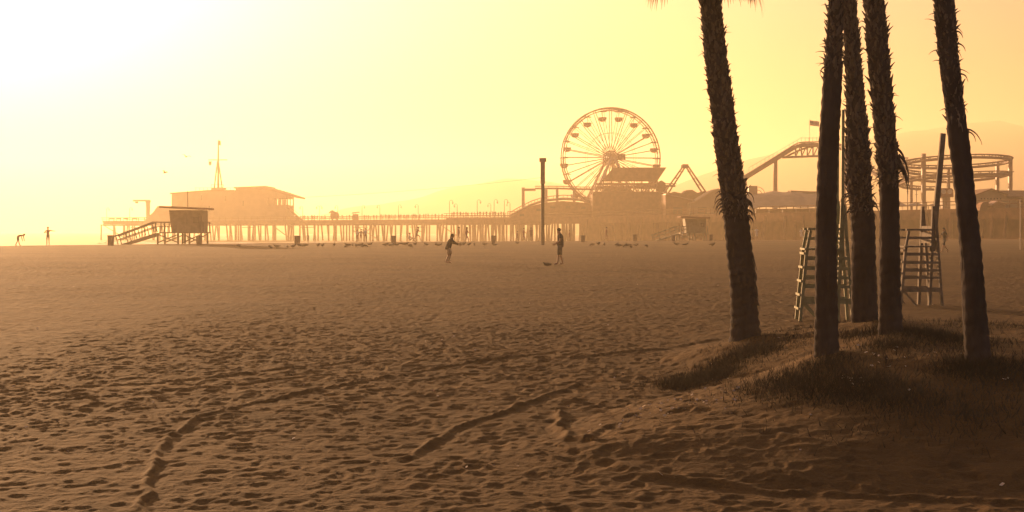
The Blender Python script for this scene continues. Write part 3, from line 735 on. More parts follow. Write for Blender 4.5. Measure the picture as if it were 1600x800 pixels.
# runner with a seated companion behind
j = J0(); shift(j, UP, (.15, 0, -.03)); shift(j, ['bel'], (.06, 0, 0)); j['knL'] = (.34, .1, .66); j['anL'] = (.42, .1, .25); j['toL'] = (.56, .1, .2); j['knR'] = (-.12, -.1, .52); j['anR'] = (-.45, -.1, .24); j['toR'] = (-.36, -.1, .1)
j['elR'] = (.30, -.28, 1.22); j['wrR'] = (.52, -.24, 1.22); j['haR'] = (.60, -.22, 1.23); j['elL'] = (-.06, .3, 1.2); j['wrL'] = (.1, .32, 1.08); j['haL'] = (.16, .32, 1.06)
place_person(hit(651, 378.8), 1.75, R(5), j, 'person running right along the water, arms bent', [m_skin, m_cloth_r, m_cloth_r], outfit('short', 'short'), hair='short', fingers=False)
j = J0(); dz = -.66
for k in list(j):
    if k[:2] not in ('kn', 'an', 'to'): j[k] = (j[k][0] - .0, j[k][1], j[k][2] + dz)
for s, y in (('L', 1), ('R', -1)): j['kn' + s] = (.42, .12 * y, .46); j['an' + s] = (.62, .12 * y, .08); j['to' + s] = (.75, .12 * y, .04); j['el' + s] = (.14, .24 * y, .52); j['wr' + s] = (.34, .2 * y, .47); j['ha' + s] = (.4, .18 * y, .47)
SIT = j
place_person(hit(640, 378), 1.75, R(10), j, 'person sitting low on the sand just left of the runner', [m_skin, m_cloth_w, m_cloth_t], outfit('short', 'short'), hair='short', fingers=False)
# bathers
def armsup(side_):
    j = J0(); s = side_; y = 1 if s == 'L' else -1
    j['el' + s] = (.05, .40 * y, 1.52); j['wr' + s] = (.08, .50 * y, 1.74); j['ha' + s] = (.09, .52 * y, 1.82); return j
for px, py, hgt, jj, mt, lab, yw in ((558, 377.6, 1.45, armsup('R'), m_cloth_w, 'leftmost of three pale bathers at the water, raising an arm', -90),
                             (564, 377.8, 1.5, J0(), m_cloth_t, 'middle of three pale bathers at the water below the umbrellas', -90),
                             (571, 377.8, 1.62, armsup('L'), m_cloth_w, 'rightmost and tallest of three pale bathers at the water', -90)):
    place_person(hit(px, py), hgt, R(yw), jj, lab, [m_skin, mt, m_cloth_r], outfit('short', 'short'), 'bathers at the water', 'short', fingers=False)
j = J0(); j['knL'] = (.10, .1, .5); j['anL'] = (.12, .1, .08); j['toL'] = (.26, .1, .04)
place_person(hit(717, 379.5), 1.72, R(0), J0(), 'person in long rose robe standing behind the throwing child', [m_skin, m_cloth_r, m_cloth_r], outfit('long', 'long'), 'waders near the pier piles', 'short', fingers=False)
place_person(hit(729, 380), 1.68, R(10), WALK, 'rose clad person with long hair walking right of the robed one', [m_skin, m_cloth_r, m_cloth_r], outfit('long', 'short'), 'waders near the pier piles', 'long', fingers=False)
for px, py, hgt, mt, lab, yw, jj in ((481, 377.5, 1.0, m_cloth_t, 'small child at the water right of a bin', -90, J0()),
        (808, 377.4, 1.2, m_cloth_r, 'stooping pink clad person by the piles left of the tall pole', 0, WALK),
        (818, 377.2, 1.6, m_cloth_r, 'pink clad person walking right by the piles, near the tall pole', 10, WALK),
        (830, 377, 1.65, m_cloth_r, 'rose clad person standing by the piles, closest to the tall pole', -90, J0()),
        (890, 376.8, 1.3, m_cloth_r, 'rose clad person by the piles right of the man in shorts', 180, WALK),
        (947, 374.5, 1.75, m_cloth_r, 'rose clad walker below the big parallelogram roof', 0, WALK),
        (1066, 374.6, 1.35, m_cloth_w, 'white clad child below the ramp of the pale lifeguard tower', -90, J0()),
        (1074, 374.2, 1.8, m_cloth_w, 'white clad adult below the ramp of the pale lifeguard tower', -90, J0()),
        (1176, 374.3, 1.5, m_cloth_t, 'person in tan clothes right of the shaggy leftmost palm', 170, WALK),
        (1182, 374.3, 1.75, m_cloth_w, 'white clad adult right of the shaggy leftmost palm', -90, J0()),
        (1252, 374, 1.6, m_cloth_w, 'white clad person left of the bin behind the green chair', -90, J0()),
        (1260, 374, 1.75, m_cloth_w, 'white clad person behind the bin near the green chair', -90, J0())):
    place_person(hit(px, py), hgt, R(yw), jj, lab, [m_skin, mt, mt], outfit('short', 'short'), 'distant strollers at the foot of the pier', 'short', fingers=False)

# ------------------------------------------------------------------ beach furniture, birds
def bin_proto():
    root = thing('trash_bin', 'x', 'bin', (0, 0, 0), 'trash bins along the beach')
    MB().lathe([(.25, 0), (.255, .02), (.27, .4), (.285, .78), (.29, .80)], (0, 0, -.03), 14).build('barrel', m_bin, root)
    mb = MB().lathe([(.31, .80), (.31, .85), (.27, .87), (.06, .88)], (0, 0, -.03), 14); mb.build('lid', m_bin, root)
    return root
BINS = [(173, 383.5, 1.06, 'bin at the foot of the left lifeguard tower ramp'), (311.5, 383.5, 1.02, 'bin at the right end of the left lifeguard tower'), (464.5, 382.5, 1.0, 'bin below the stairs of the pier end building'),
        (615, 381, 0.95, 'bin left of the runner'), (771, 379.5, 0.92, 'bin left of the tall pole'), (910.5, 378.5, 0.9, 'bin right of the man in shorts'), (992, 377, .95, 'bin under the middle of the big parallelogram roof'),
        (1052, 377, 0.85, 'bin below the ramp of the pale lifeguard tower'), (1111, 376, 0.9, 'bin right of the pale lifeguard tower, against the leftmost palm'), (1257, 375.5, 0.8, 'bin left of the green lifeguard chair')]
bp = bin_proto()
for i, (px, py, s, lab) in enumerate(BINS):
    o = bp if i == 0 else copy_tree(bp); o.location = hit(px, py); o.scale = (s, s, s * 1.02); o.rotation_euler = (R(random.uniform(-2, 2)), R(random.uniform(-2, 2)), random.uniform(0, 6)); o['label'] = lab

def gull_mesh(pose):
    mb = MB()
    if pose == 'stand':
        mb.tube([(-.26, 0, .17), (-.17, 0, .175), (-.05, 0, .17), (.07, 0, .185), (.13, 0, .215), (.165, 0, .255), (.20, 0, .262), (.215, 0, .258)], [.008, .045, .075, .075, .055, .038, .036, .012], 9)
        mb.tube([(.21, 0, .258), (.26, 0, .248)], [.012, .003], 5)
    elif pose == 'sit':
        mb.tube([(-.24, 0, .06), (-.15, 0, .07), (-.03, 0, .075), (.08, 0, .085), (.13, 0, .12), (.15, 0, .15), (.19, 0, .152)], [.008, .045, .078, .072, .05, .036, .012], 9)
        mb.tube([(.185, 0, .15), (.24, 0, .142)], [.012, .003], 5)
    else:
        mb.tube([(-.26, 0, .14), (-.17, 0, .165), (-.05, 0, .17), (.07, 0, .15), (.14, 0, .11), (.19, 0, .07), (.22, 0, .055)], [.008, .045, .075, .07, .045, .036, .012], 9)
        mb.tube([(.215, 0, .055), (.25, 0, .02)], [.012, .003], 5)
    if pose != 'sit':
        for y in (-.03, .03): mb.tube([(0, y, .12), (.005, y, .0), (.04, y, -.01)], [.008, .006, .006], 5)
    for y in (-1, 1): mb.tube([(.06, .065 * y, .19 if pose != 'sit' else .09), (-.12, .055 * y, .19 if pose != 'sit' else .09), (-.30, .015 * y, .18 if pose != 'sit' else .08)], [.03, .03, .006], 6)
    me = mb.build('gull', m_gull, None, True); return me
protos = {k: gull_mesh(k) for k in ('stand', 'sit', 'peck')}
GULLS = [(373, 388), (422, 389), (432, 388.5), (449, 389), (458, 389), (468, 387.5), (476, 387), (497, 387), (504, 386.5), (522, 386.5), (540, 386.5), (543.5, 386.8), (551, 386.5), (556, 388), (563, 386.5), (567, 388.5), (571, 387), (578, 385),
         (603, 386), (611, 386), (614.5, 386.6), (620, 386), (630, 384.5), (634, 385), (641, 387.5), (649, 384.5), (666, 385.5), (681, 385), (686, 384.5), (720, 383), (725, 384.5), (733, 385), (741, 384.5), (757, 383), (772, 385.5), (808, 382.5),
         (925, 385), (935, 384.5), (944, 385), (964, 386.5), (967.5, 387.5), (978, 387), (982, 386), (986, 387), (994, 384), (1010, 387.5), (1057, 384.5), (1071, 385.5), (1113, 386)]
LMK = [(345, 'left lifeguard tower'), (464, 'bin below the pier end building'), (511, 'smaller umbrella'), (559, 'leftmost bather'), (615, 'bin left of the runner'), (651, 'runner'), (702, 'child with outstretched arm'), (771, 'bin left of the tall pole'), (875, 'man in shorts'), (992, 'bin under the parallelogram roof'), (1052, 'bin below the pale tower ramp')]
LMK = [l for l in LMK if l[0] != 511]
cnt = {}; used = set(); rg = random.Random(11)
for px, py in GULLS:
    lm = [l for l in LMK if l[0] < px][-1]; cnt[lm[1]] = cnt.get(lm[1], 0) + 1
    k = rg.choice(['stand', 'stand', 'sit', 'peck']); pr = protos[k]
    if k in used: o = pr.copy(); COL.objects.link(o)
    else: o = pr; used.add(k)
    o.location = hit(px, py); s = rg.uniform(1.1, 1.45); o.scale = (s, s, s); o.rotation_euler = (0, 0, rg.uniform(0, 6.28))
    nn = cnt[lm[1]]; tag(o, f'dark gull on sand, {ORD[nn-1]} right of the {lm[1]}', 'gull', 'gulls resting along the beach')
o = protos['sit'].copy(); COL.objects.link(o); o.location = hit(854.5, 415.5); o.scale = (0.95, 1.05, 1.05); o.rotation_euler = (0, 0, 2.9)
tag(o, 'dark bird crouched on the sand just left of the man in shorts', 'bird')
for px, py, d, sc, lab in ((291, 245, 230, 1.35, 'higher of two gulls flying over the pier end building'), (257.5, 270, 220, 1.4, 'lower of two gulls flying left of the mast')):
    root = thing('flying_gull', lab, 'gull', P(px, py, d), 'gulls in flight'); root['org'] = (0, 0, 0); root.scale = (sc,) * 3
    MB().tube([(-.24, 0, 0), (-.1, 0, .01), (.08, 0, .01), (.18, 0, .03), (.24, 0, .02)], [.01, .06, .07, .045, .006], 8).build('body', m_gull, root, True)
    for y in (-1, 1):
        MB().add([(.1, .04 * y, .03), (-.08, .04 * y, .03), (.12, .35 * y, .20), (-.06, .33 * y, .19), (.0, .72 * y, .14), (-.09, .66 * y, .15)] + [(.1, .04 * y, .045), (-.08, .04 * y, .04), (.12, .35 * y, .215), (-.06, .33 * y, .2), (.0, .72 * y, .145), (-.09, .66 * y, .155)],
                 [(0, 1, 3, 2), (2, 3, 5, 4), (6, 8, 9, 7), (8, 10, 11, 9), (0, 2, 8, 6), (2, 4, 10, 8), (1, 7, 9, 3), (3, 9, 11, 5), (4, 5, 11, 10), (0, 6, 7, 1)]).build('wing', m_gull, root)
    root.rotation_euler = (R(12), R(-6), R(70 if px > 280 else 40))

# tall pole
b = hit(848, 383); d = b.y
root = thing('tall_pole', 'tall dark post with thicker pale upper half and flat cap, on the sand', 'pole', b)
wp = 5.2 / F * d
MB().box((b.x, b.y, (b.z - .3 + Zp(287, d)) / 2), (wp, wp, Zp(287, d) - b.z + .3)).build('shaft', m_dark, root)
MB().box((b.x, b.y, (Zp(287, d) + Zp(253, d)) / 2), (wp * 1.35, wp * 1.35, Zp(253, d) - Zp(287, d))).build('upper_sleeve', m_polel, root)
MB().box((b.x, b.y, (Zp(253, d) + Zp(247, d)) / 2), (wp * 2.1, wp * 2.0, Zp(247, d) - Zp(253, d))).build('cap', m_polel, root)
b = hit(1594.5, 390); d = b.y
root = thing('thin_post', 'thin dark post on the sand at the right edge', 'pole', b)
MB().box((b.x, b.y, (b.z - .3 + Zp(311, d)) / 2), (.06, .06, Zp(311, d) - b.z + .3)).build('shaft', m_polel, root)

# lifeguard towers
def lifeguard_tower(label, d, px0, px1, pyb, mat, flip, k=1.0, flag=True):
    """hut on crossed stilts with a long ramp to the left; px0..px1 = hut walls, pyb = ground row"""
    cx = X((px0 + px1) / 2, d); zb = Zp(pyb, d); W = X(px1, d) - X(px0, d); s = W / X(800 + 52, d) / 1.0
    u = d / F * (px1 - px0) / 52.0            # metres per photo pixel of the left tower
    base = Vector((cx, d, zb)); root = thing('lifeguard_tower', label, 'lifeguard tower', base, 'lifeguard towers on the beach')
    def q(dx, dy, dz): return (cx + dx * u, d + dy, zb + dz * u)
    D = 3.0
    # stilts and braces
    for dx in (-42, -10, -3, 26):
        for yy in (0.1, D - .1): MB().box((cx + dx * u, d + yy, zb + 8.5 * u - .2), (2.4 * u, .2, 17 * u + .4)).build('stilt', mat, root)
    mb = MB()
    for a, b_ in ((-42, -10), (-3, 26)):
        mb.bar(q(a, .1, 2), q(b_, .1, 15), 0.06, 1.7 * u); mb.bar(q(a, .16, 15), q(b_, .16, 2), 0.06, 1.7 * u)
        mb.bar(q(a, D - .1, 2), q(b_, D - .1, 15), 0.06, 1.7 * u)
    mb.build('cross_braces', mat, root)
    MB().box((cx - 4 * u, d + D / 2, zb + 17.6 * u), (68 * u, D + .5, 1.8 * u)).build('platform', mat, root)
    # hut: left wall leans out to the top
    h0, h1 = 18.5, 53.0
    MB().prism([q(-22, .5, h0), q(26, .5, h0), q(26, .5, h1), q(-26, .5, h1)], (0, D - .5, 0)).build('hut', mat, root)
    w_ = MB().box(q(17, .46, 38), (9 * u, .06, 9 * u)).build('window', m_glass, root)
    MB().box(q(17, .42, 38 - 5.2), (11 * u, .1, 1.2 * u)).build('sill', mat, w_)
    MB().box(q(-6, .46, 32), (11 * u, .06, 25 * u)).build('door', mat, root)
    MB().prism([q(-38, -.4, 56.5), q(34, -.4, 53.5), q(34, -.4, 56.5), q(-38, -.4, 59.5)], (0, D + 1.0, 0)).build('roof', m_roof, root)
    # railing round the platform
    mb = MB()
    for yy in (-.1, D + .1):
        for a in (-44, -36, -30): mb.box((cx + a * u, d + yy, zb + 26 * u), (1.5 * u, .08, 16 * u))
        mb.bar(q(-50, yy, 34), q(-22, yy, 34), .08, 1.8 * u); mb.bar(q(-46, yy, 27), q(-22, yy, 27), .06, 1.4 * u)
    for yy in (.2, D): mb.box((cx + 29 * u, d + yy, zb + 26 * u), (1.4 * u, .08, 15 * u))
    mb.bar(q(29, .2, 34), q(29, D, 34), .08, 1.6 * u)
    mb.build('railing', mat, root)
    # ramp
    mb = MB().prism([q(-44, 0, 17.5), q(-44, 0, 12.5), q(-92, 0, -2.0), q(-104, 0, -2.0)], (0, 1.2, 0)); mb.build('ramp', mat, root)
    mb = MB()
    for yy in (-.03, 1.2):
        mb.bar(q(-48, yy, 34.5), q(-109, yy, 12), .08, 2.0 * u); mb.bar(q(-46, yy, 27), q(-106, yy, 5.5), .06, 1.4 * u)
        for a in (-107, -92, -78, -64, -51):
            t_ = (a + 109) / 61.0; mb.bar(q(a + 4, yy, 12 + 22.5 * t_ - 15), q(a, yy, 12 + 22.5 * t_), .08, 1.3 * u)
    mb.build('ramp_railing', mat, root)
    if flag: MB().tube([q(1.5, 1, 56), q(1.5, 1, 83)], .55 * u, 6).build('flagpole', mat, root)
    else: MB().tube([q(-10, 1, 56), q(-10, 1, 100)], .5 * u, 6).build('flagpole', mat, root)
    return root
bt = hit(280, 381.5); lifeguard_tower('brown lifeguard tower on crossed stilts with ramp, left on the beach', bt.y, 262, 314, 381.2, m_tower, False)
bt = hit(1085, 376); lifeguard_tower('pale lifeguard tower with ramp before the dark amusement pier', bt.y, 1071, 1104, 375.5, m_tower2, False, flag=False)

# ------------------------------------------------------------------ pier
DECK = 5.35
def line_pts(pxd): return [Vector((X(px, d), d, 0)) for px, d in pxd]
MAIN = line_pts([(160, 452), (330, 436), (460, 424), (720, 388), (830, 376)])
AMUS = line_pts([(697, 352), (800, 342), (930, 320), (1090, 276), (1280, 238), (1440, 214), (1640, 190), (1800, 176)])
def back(a, b):
    t_ = (b - a).normalized(); return Vector((-t_.y, t_.x, 0)) if -t_.y * 0 + t_.x > 0 else Vector((t_.y, -t_.x, 0))
def pt_at(L, px):
    """point of a pier edge on the bearing of a photo column"""
    k = (px - 800) / F
    for a, b in zip(L[:-1], L[1:]):
        fa, fb = a.x - k * a.y, b.x - k * b.y
        if fa * fb <= 0: t_ = fa / (fa - fb); return a.lerp(b, t_)
    return L[-1]
def edge_strip(mb, L, off, wd, z0, z1):
    for a, b in zip(L[:-1], L[1:]):
        n = back(a, b); p, q = a + n * off, b + n * off
        mb.prism([(p.x, p.y, z0), (q.x, q.y, z0), (q.x, q.y, z1), (p.x, p.y, z1)], n * wd)
def resample(L, step):
    out = []; carry = 0.0
    for a, b in zip(L[:-1], L[1:]):
        ln = (b - a).length; s = carry
        while s < ln: out.append((a.lerp(b, s / ln), back(a, b))); s += step
        carry = s - ln
    return out
def railing(mb, L, off, z, h=1.1, step=2.4):
    for p, n in resample(L, step): c = p + n * off; mb.box((c.x, c.y, z + h / 2), (.12, .12, h))
    for zz in (h, h * .55):
        for a, b in zip(L[:-1], L[1:]):
            n = back(a, b) * off; e = (b - a).normalized() * .8; a, b = a - e, b + e; mb.bar((a.x + n.x, a.y + n.y, z + zz), (b.x + n.x, b.y + n.y, z + zz), .10, .12)

pm = thing('pier', 'long timber pier on piles running out to the end building', 'pier', (MAIN[2].x, MAIN[2].y, SEA_Z))
mb = MB(); edge_strip(mb, MAIN, 0, 13, DECK - .45, DECK); mb.build('deck', m_pier, pm)
mb = MB(); edge_strip(mb, MAIN, .4, .35, DECK - 1.15, DECK - .453); edge_strip(mb, MAIN, 11.8, .35, DECK - 1.15, DECK - .453); mb.build('stringer', m_pier, pm)
mb = MB(); railing(mb, MAIN, .2, DECK); railing(mb, MAIN, 12.6, DECK); mb.build('railing', m_pier, pm)
rr = random.Random(21); npile = 0; rest = MB()
for p, n in resample(MAIN, 3.9):
    px = 800 + F * p.x / p.y; dense = 235 < px < 462 or 505 < px < 645
    cap = MB().bar((p + n * .2) + Vector((0, 0, DECK - 1.4)), (p + n * 12.4) + Vector((0, 0, DECK - 1.4)), .4, .45)
    cap.build('cap_beam', m_pier, pm)
    for off in ((.6, 4.5, 8.2, 11.9) if dense else (.6, 6.5, 11.9)):
        c = p + n * off + Vector((rr.uniform(-1.3, 1.3), rr.uniform(-.8, .8), 0)); bat = rr.choice([0, 0, 0, .8, -.8])
        m_ = MB().tube([(c.x + bat, c.y, -4.0), (c.x, c.y, DECK - 1.2)], .26, 7)
        if npile < 95: m_.build('pile', m_pier, pm); npile += 1
        else: rest.v and None; rest.tube([(c.x + bat, c.y, -4.0), (c.x, c.y, DECK - 1.2)], .26, 7)
if rest.v: o = rest.build('pile', m_pier, pm); o['kind'] = 'stuff'
mb = MB()
for i, (p, n) in enumerate(resample(MAIN, 10.8)):
    if i % 2: mb.bar(p + n * .6 + Vector((0, 0, DECK - 2.2)), p + n * .6 + Vector((4.6, -3.2, DECK - 2.2)), .14, .2)
    if i % 3 == 0: mb.bar(p + n * .6 + Vector((0, 0, DECK - 1.4)), p + n * 11.9 + Vector((0, 0, -.5)), .16, .2)
mb.build('brace', m_pier, pm)

pa = thing('pier', 'broad dark amusement pier with rides, nearer the beach', 'pier', (AMUS[2].x, AMUS[2].y, SEA_Z))
mb = MB(); edge_strip(mb, AMUS, 0, 58, DECK - .5, DECK); mb.build('deck', m_pier, pa)
mb = MB(); edge_strip(mb, AMUS, .02, .4, DECK - 1.6, DECK - .503); mb.build('fascia_beam', m_pier, pa)
mb = MB(); railing(mb, AMUS, .25, DECK, 1.15, 2.2); mb.build('railing', m_pier, pa)
bk = [Vector((X(px, d), d, 0)) for px, d in ((905, 331), (990, 312), (1090, 285), (1280, 246), (1440, 222), (1640, 198), (1800, 182))]
mb = MB(); edge_strip(mb, bk, 0, .5, -3.5, DECK - .503); mb.build('bulkhead_and_gap_screen', m_pierw, pa)  # wall at right; left stretch added so the under-deck gaps stay dark
L2 = line_pts([(1330, 227), (1440, 211.5), (1640, 187.5), (1800, 174)]); mb = MB(); edge_strip(mb, L2, .6, .3, -2.5, 0.95); mb.build('wale', m_pier, pa)
npile = 0; rest = MB()
for p, n in resample(AMUS, 2.9):
    px = 800 + F * p.x / p.y
    for off in ((.5, 4.5, 9, 15, 22) if px < 910 else (.5,)):
        c = p + n * off + Vector((rr.uniform(-1.0, 1.0), rr.uniform(-.6, .6), 0)); bat = rr.choice([0, 0, .6, -.6])
        m_ = MB().tube([(c.x + bat, c.y, -3.6), (c.x, c.y, DECK - .52)], .24, 7)
        if npile < 98: m_.build('pile', m_pier, pa); npile += 1
        else: rest.tube([(c.x + bat, c.y, -3.6), (c.x, c.y, DECK - .52)], .24, 7)
if rest.v: o = rest.build('pile', m_pier, pa); o['kind'] = 'stuff'

# surf line below the pier end
mb = MB(); n = 60; vs = []
for i in range(n):
    px = 150 + 560 * i / (n - 1); d = 318 + 10 * math.sin(i * .37) + 5 * math.sin(i * 1.1); wv = 5 + 3 * math.sin(i * .9)
    vs += [(X(px, d), d, SEA_Z + .02), (X(px, d), d + wv * .5, SEA_Z + .18), (X(px, d), d + wv, SEA_Z + .01)]
mb.add(vs, [f for i in range(n - 1) for f in ((3 * i, 3 * i + 3, 3 * i + 4, 3 * i + 1), (3 * i + 1, 3 * i + 4, 3 * i + 5, 3 * i + 2))])
tag(mb.build('surf', m_foam, None, True), 'thin white surf line at the water edge below the pier', 'surf', kind='stuff')

# lamp posts
def lamp_proto(kind):
    root = thing('lamp_post', 'x', 'street lamp', (0, 0, 0), 'lamp posts along the pier')
    MB().tube([(0, 0, 0), (0, 0, .3), (0, 0, 4.2)], [.13, .08, .065], 8).build('post', m_dark, root)
    for s in ((1, -1) if kind == 2 else (1,)):
        arc = [(s * (.42 - .42 * math.cos(a)), 0, 4.2 + .42 * math.sin(a)) for a in [math.pi * i / 8 for i in range(9)]]
        MB().tube(arc, .05, 6).build('arm', m_dark, root)
        MB().lathe([(.05, 0), (.2, -.18), (.2, -.24), (.12, -.5), (.03, -.62)], (s * .84, 0, 4.2), 10).build('lantern', m_white, root)
    return root
l1, l2 = lamp_proto(1), lamp_proto(2); f1 = f2 = True
LAMPS = [(165, 1, 0, 'lamp post at the seaward tip of the pier'), (201, 1, 0, 'lamp post left of the davit crane'), (472, 1, 1, 'lamp post nearest the stairs of the end building'), (498, 2, 0, 'two armed lamp post left of the umbrellas'),
         (527, 1, 1, 'lamp post directly behind the left umbrella'), (565, 1, 0, 'lamp post just right of the right umbrella'), (593, 1, 1, 'second lamp post right of the umbrellas'), (622, 1, 0, 'lamp post above the bin left of the runner'),
         (653, 1, 1, 'lamp post above the runner'), (702, 1, 0, 'tallest looking lamp post above the throwing child'), (712, 1, 1, 'short lamp post just right of the one above the child'), (745.5, 1, 0, 'lamp post midway between child and bin left of the pole'),
         (766, 1, 1, 'faint lamp post above the bin left of the tall pole'), (772, 1, 0, 'dark lamp post above the bin left of the tall pole'), (788, 1, 0, 'lamp post left of the amusement ramp'), (797, 1, 1, 'lamp post at the foot of the amusement ramp')]
for px, kind, flip, lab in LAMPS:
    near_ = px in (702, 745.5, 772, 788); L = AMUS if near_ else MAIN; off = 1.0 if near_ else (1.2 if px not in (712, 766) else 11)
    p = pt_at(L, px); 
    if kind == 1: o = l1 if f1 else copy_tree(l1); f1 = False
    else: o = l2 if f2 else copy_tree(l2); f2 = False
    o.location = (p.x, p.y + off, DECK); o.rotation_euler = (0, 0, math.pi if flip else 0); o['label'] = lab; s = 1.0 if near_ or px > 702 else .95; o.scale = (s, s, s)

# people on the pier: silhouettes of three builds
def crowd():
    rg = random.Random(4); pro = []
    for jj, mt, nm in ((J0(), m_cloth_s, 0), (WALK, m_cloth_d, 1), (armsup('L'), m_cloth_r, 2)):
        b = person_mesh('body', jj, RAD, outfit('short', 'long'), False).build('person', [m_skin, mt, m_cloth_d], None, True); pro.append(b)
    spots = [(x, MAIN) for x in (469, 475, 479, 485, 491, 501, 506, 540, 549, 568, 571, 594, 598, 601, 607, 611, 615, 617, 623, 630, 635, 638, 643, 646, 650, 655, 668, 674, 680, 690, 473, 488, 495, 534, 545, 575, 583, 588, 604, 609, 626, 632, 648, 661, 665, 685)]
    spots += [(x, AMUS) for x in (706, 714, 719, 728, 731, 741, 746, 755, 765, 774, 783, 787, 709, 723, 737, 750, 760, 770, 779)]
    spots.sort(key=lambda q: (q[1] is AMUS, q[0]))
    firsts = [True] * 3; c = {}
    for i, (px, L) in enumerate(spots):
        k = rg.choice([0, 0, 1, 1, 2 if i % 5 == 0 else 0]); o = pro[k]
        if firsts[k]: firsts[k] = False
        else: o = pro[k].copy(); COL.objects.link(o)
        p = pt_at(L, px); o.location = (p.x, p.y + rg.uniform(.6, 3.0), DECK); s = rg.uniform(.9, 1.05); o.scale = (s, s, s); o.rotation_euler = (0, 0, rg.uniform(0, 6.28))
        seg = 'between the end building and the left umbrella' if px < 515 else 'between umbrellas and runner' if px < 652 else 'on the pier between runner and throwing child' if px < 702 else 'on the amusement pier left of the ramp'
        c[seg] = c.get(seg, 0) + 1; ks = c[seg]
        o_ = ORD[ks - 1] if ks <= 16 else {17: 'seventeenth', 18: 'eighteenth', 19: 'nineteenth', 20: 'twentieth', 21: 'twenty-first', 22: 'twenty-second', 23: 'twenty-third', 24: 'twenty-fourth', 25: 'twenty-fifth', 26: 'twenty-sixth', 27: 'twenty-seventh', 28: 'twenty-eighth', 29: 'twenty-ninth'}.get(ks, 'last')
        tag(o, f'{o_} dark person from left at pier rail {seg}', 'person', 'people standing along the pier railing')
    for b, f in zip(pro, firsts):
        if f: bpy.data.objects.remove(b)
crowd()

# umbrellas and carts on the pier
for px0, tilt, w_, lab, cl in ((517, -10, 1.6, 'tilted wide umbrella over a rounded cart on the pier, left', 'rounded food cart under the tilted umbrella on the pier'), (554.5, 0, 1.1, 'flat square umbrella over a stall on the pier, right', 'boxy stall under the flat umbrella on the pier')):
    p = pt_at(MAIN, px0); c = Vector((p.x, p.y + 2.5, DECK)); k = c.y / F
    root = thing('market_umbrella', lab, 'umbrella', c, 'umbrellas on the pier')
    top = (346 - 333) * k
    if tilt:
        MB().tube([(c.x, c.y, DECK), (c.x, c.y, DECK + top)], .05, 6).build('pole', m_dark, root)
        mb = MB(); mb.lathe([(1.0, -.25), (.85, .1), (.5, .42), (.12, .58)], (0, 0, 0), 14); q = MB()
        q.add([(c.x + x * 1.0 + .0, c.y + y, DECK + top - .1 + z + x * .12) for x, y, z in mb.v], mb.f); q.build('canopy', m_canvas, root)
        c2 = Vector((X(523, c.y + .5), c.y + .5, DECK)); r2 = thing('food_cart', cl, 'cart', c2)
        MB().lathe([(1.25, .35), (1.4, 1.2), (1.3, 1.9), (.9, 2.35), (.25, 2.55)], c2, 16).build('body', m_roof, r2, True)
        for s in (-.7, .7): MB().tube([(c2.x + s, c2.y - .4, .3 + DECK), (c2.x + s, c2.y + .4, .3 + DECK)], .3, 12).build('wheel', m_dark, r2)
    else:
        MB().tube([(c.x, c.y, DECK), (c.x, c.y, DECK + 2.3)], .05, 6).build('pole', m_dark, root)
        MB().prism([(c.x - 1.2, c.y - 1, DECK + 1.95), (c.x + .9, c.y - 1, DECK + 2.2), (c.x + 1.1, c.y - 1, DECK + 2.45), (c.x - .9, c.y - 1, DECK + 2.3)], (0, 2, 0)).build('canopy', m_canvas, root)
        r2 = thing('food_stall', cl, 'stall', c)
        MB().box((c.x - .05, c.y - .1, DECK + .85), (1.5, 1.4, 1.7)).build('counter', m_roof, r2); MB().box((c.x - .05, c.y - .1, DECK + 1.74), (1.7, 1.6, .08)).build('top', m_roof, r2)

# pier end building
D = 440; root = thing('restaurant_building', 'large pier end building with flat roof, sloped eave and corner windows', 'building', P(358, 345, D))
def slab(name, poly, dep, mat, parent, d=D, y0=0.0):
    return MB().prism([tuple(P(x, y, d) + Vector((0, y0, 0))) for x, y in poly], (0, dep, 0)).build(name, mat, parent)
slab('wall', [(268, 352), (413, 352), (413, 292.5), (368, 292.5), (368, 299), (325, 299), (268, 303.5)], 16, m_build, root)
slab('wall', [(413.1, 352), (447, 352), (447, 320), (413.1, 320)], 16, m_build, root)
slab('annex', [(222, 352), (267.9, 352), (267.9, 322), (246, 322), (238, 333), (230, 339)], 14, m_build, root)
# upper corner room: piers between open windows
for a, b_ in ((413.1, 418), (421.5, 427), (430, 433), (435.6, 437.6), (440.6, 442), (445.4, 447)):
    slab('window_pier', [(a, 319.9), (b_, 319.9), (b_, 309.9), (a, 309.9)], 0.5, m_build, root)
    slab('window_pier', [(a, 319.9), (b_, 319.9), (b_, 309.9), (a, 309.9)], 0.5, m_build, root, y0=15.3)
slab('lintel', [(413.1, 309.8), (447, 309.8), (447, 304.5), (430, 299.5), (413.1, 297)], 16, m_build, root)
slab('roof', [(366, 292.4), (416, 290.5), (416.5, 292), (440, 299), (465, 307.5), (464, 309.5), (447, 305), (430, 299.4), (413, 296.9), (366, 294.5)], 18, m_roof, root, y0=-1.0)
slab('roof', [(266, 303.4), (325, 298.9), (366, 298.9), (366, 296.8), (325, 296.8), (266, 301.3)], 17, m_roof, root, y0=-.5)
for x, y in ((314, 309), (326, 326), (351, 310), (379, 318)):
    w_ = slab('window', [(x, y + 4), (x + 2, y + 4), (x + 2, y - 4), (x, y - 4)], .06, m_glass, root, y0=-.06); slab('sill', [(x - .5, y + 4.8), (x + 2.5, y + 4.8), (x + 2.5, y + 4.1), (x - .5, y + 4.1)], .2, m_build, w_, y0=-.2)
mb = MB()
for x in range(306, 372, 6): mb.bar(P(x, 298, D + 1), P(x, 293.5, D + 1), .08)
mb.bar(P(304, 293.5, D + 1), P(370, 293.5, D + 1), .08); mb.build('roof_railing', m_dark, root)
mb = MB()
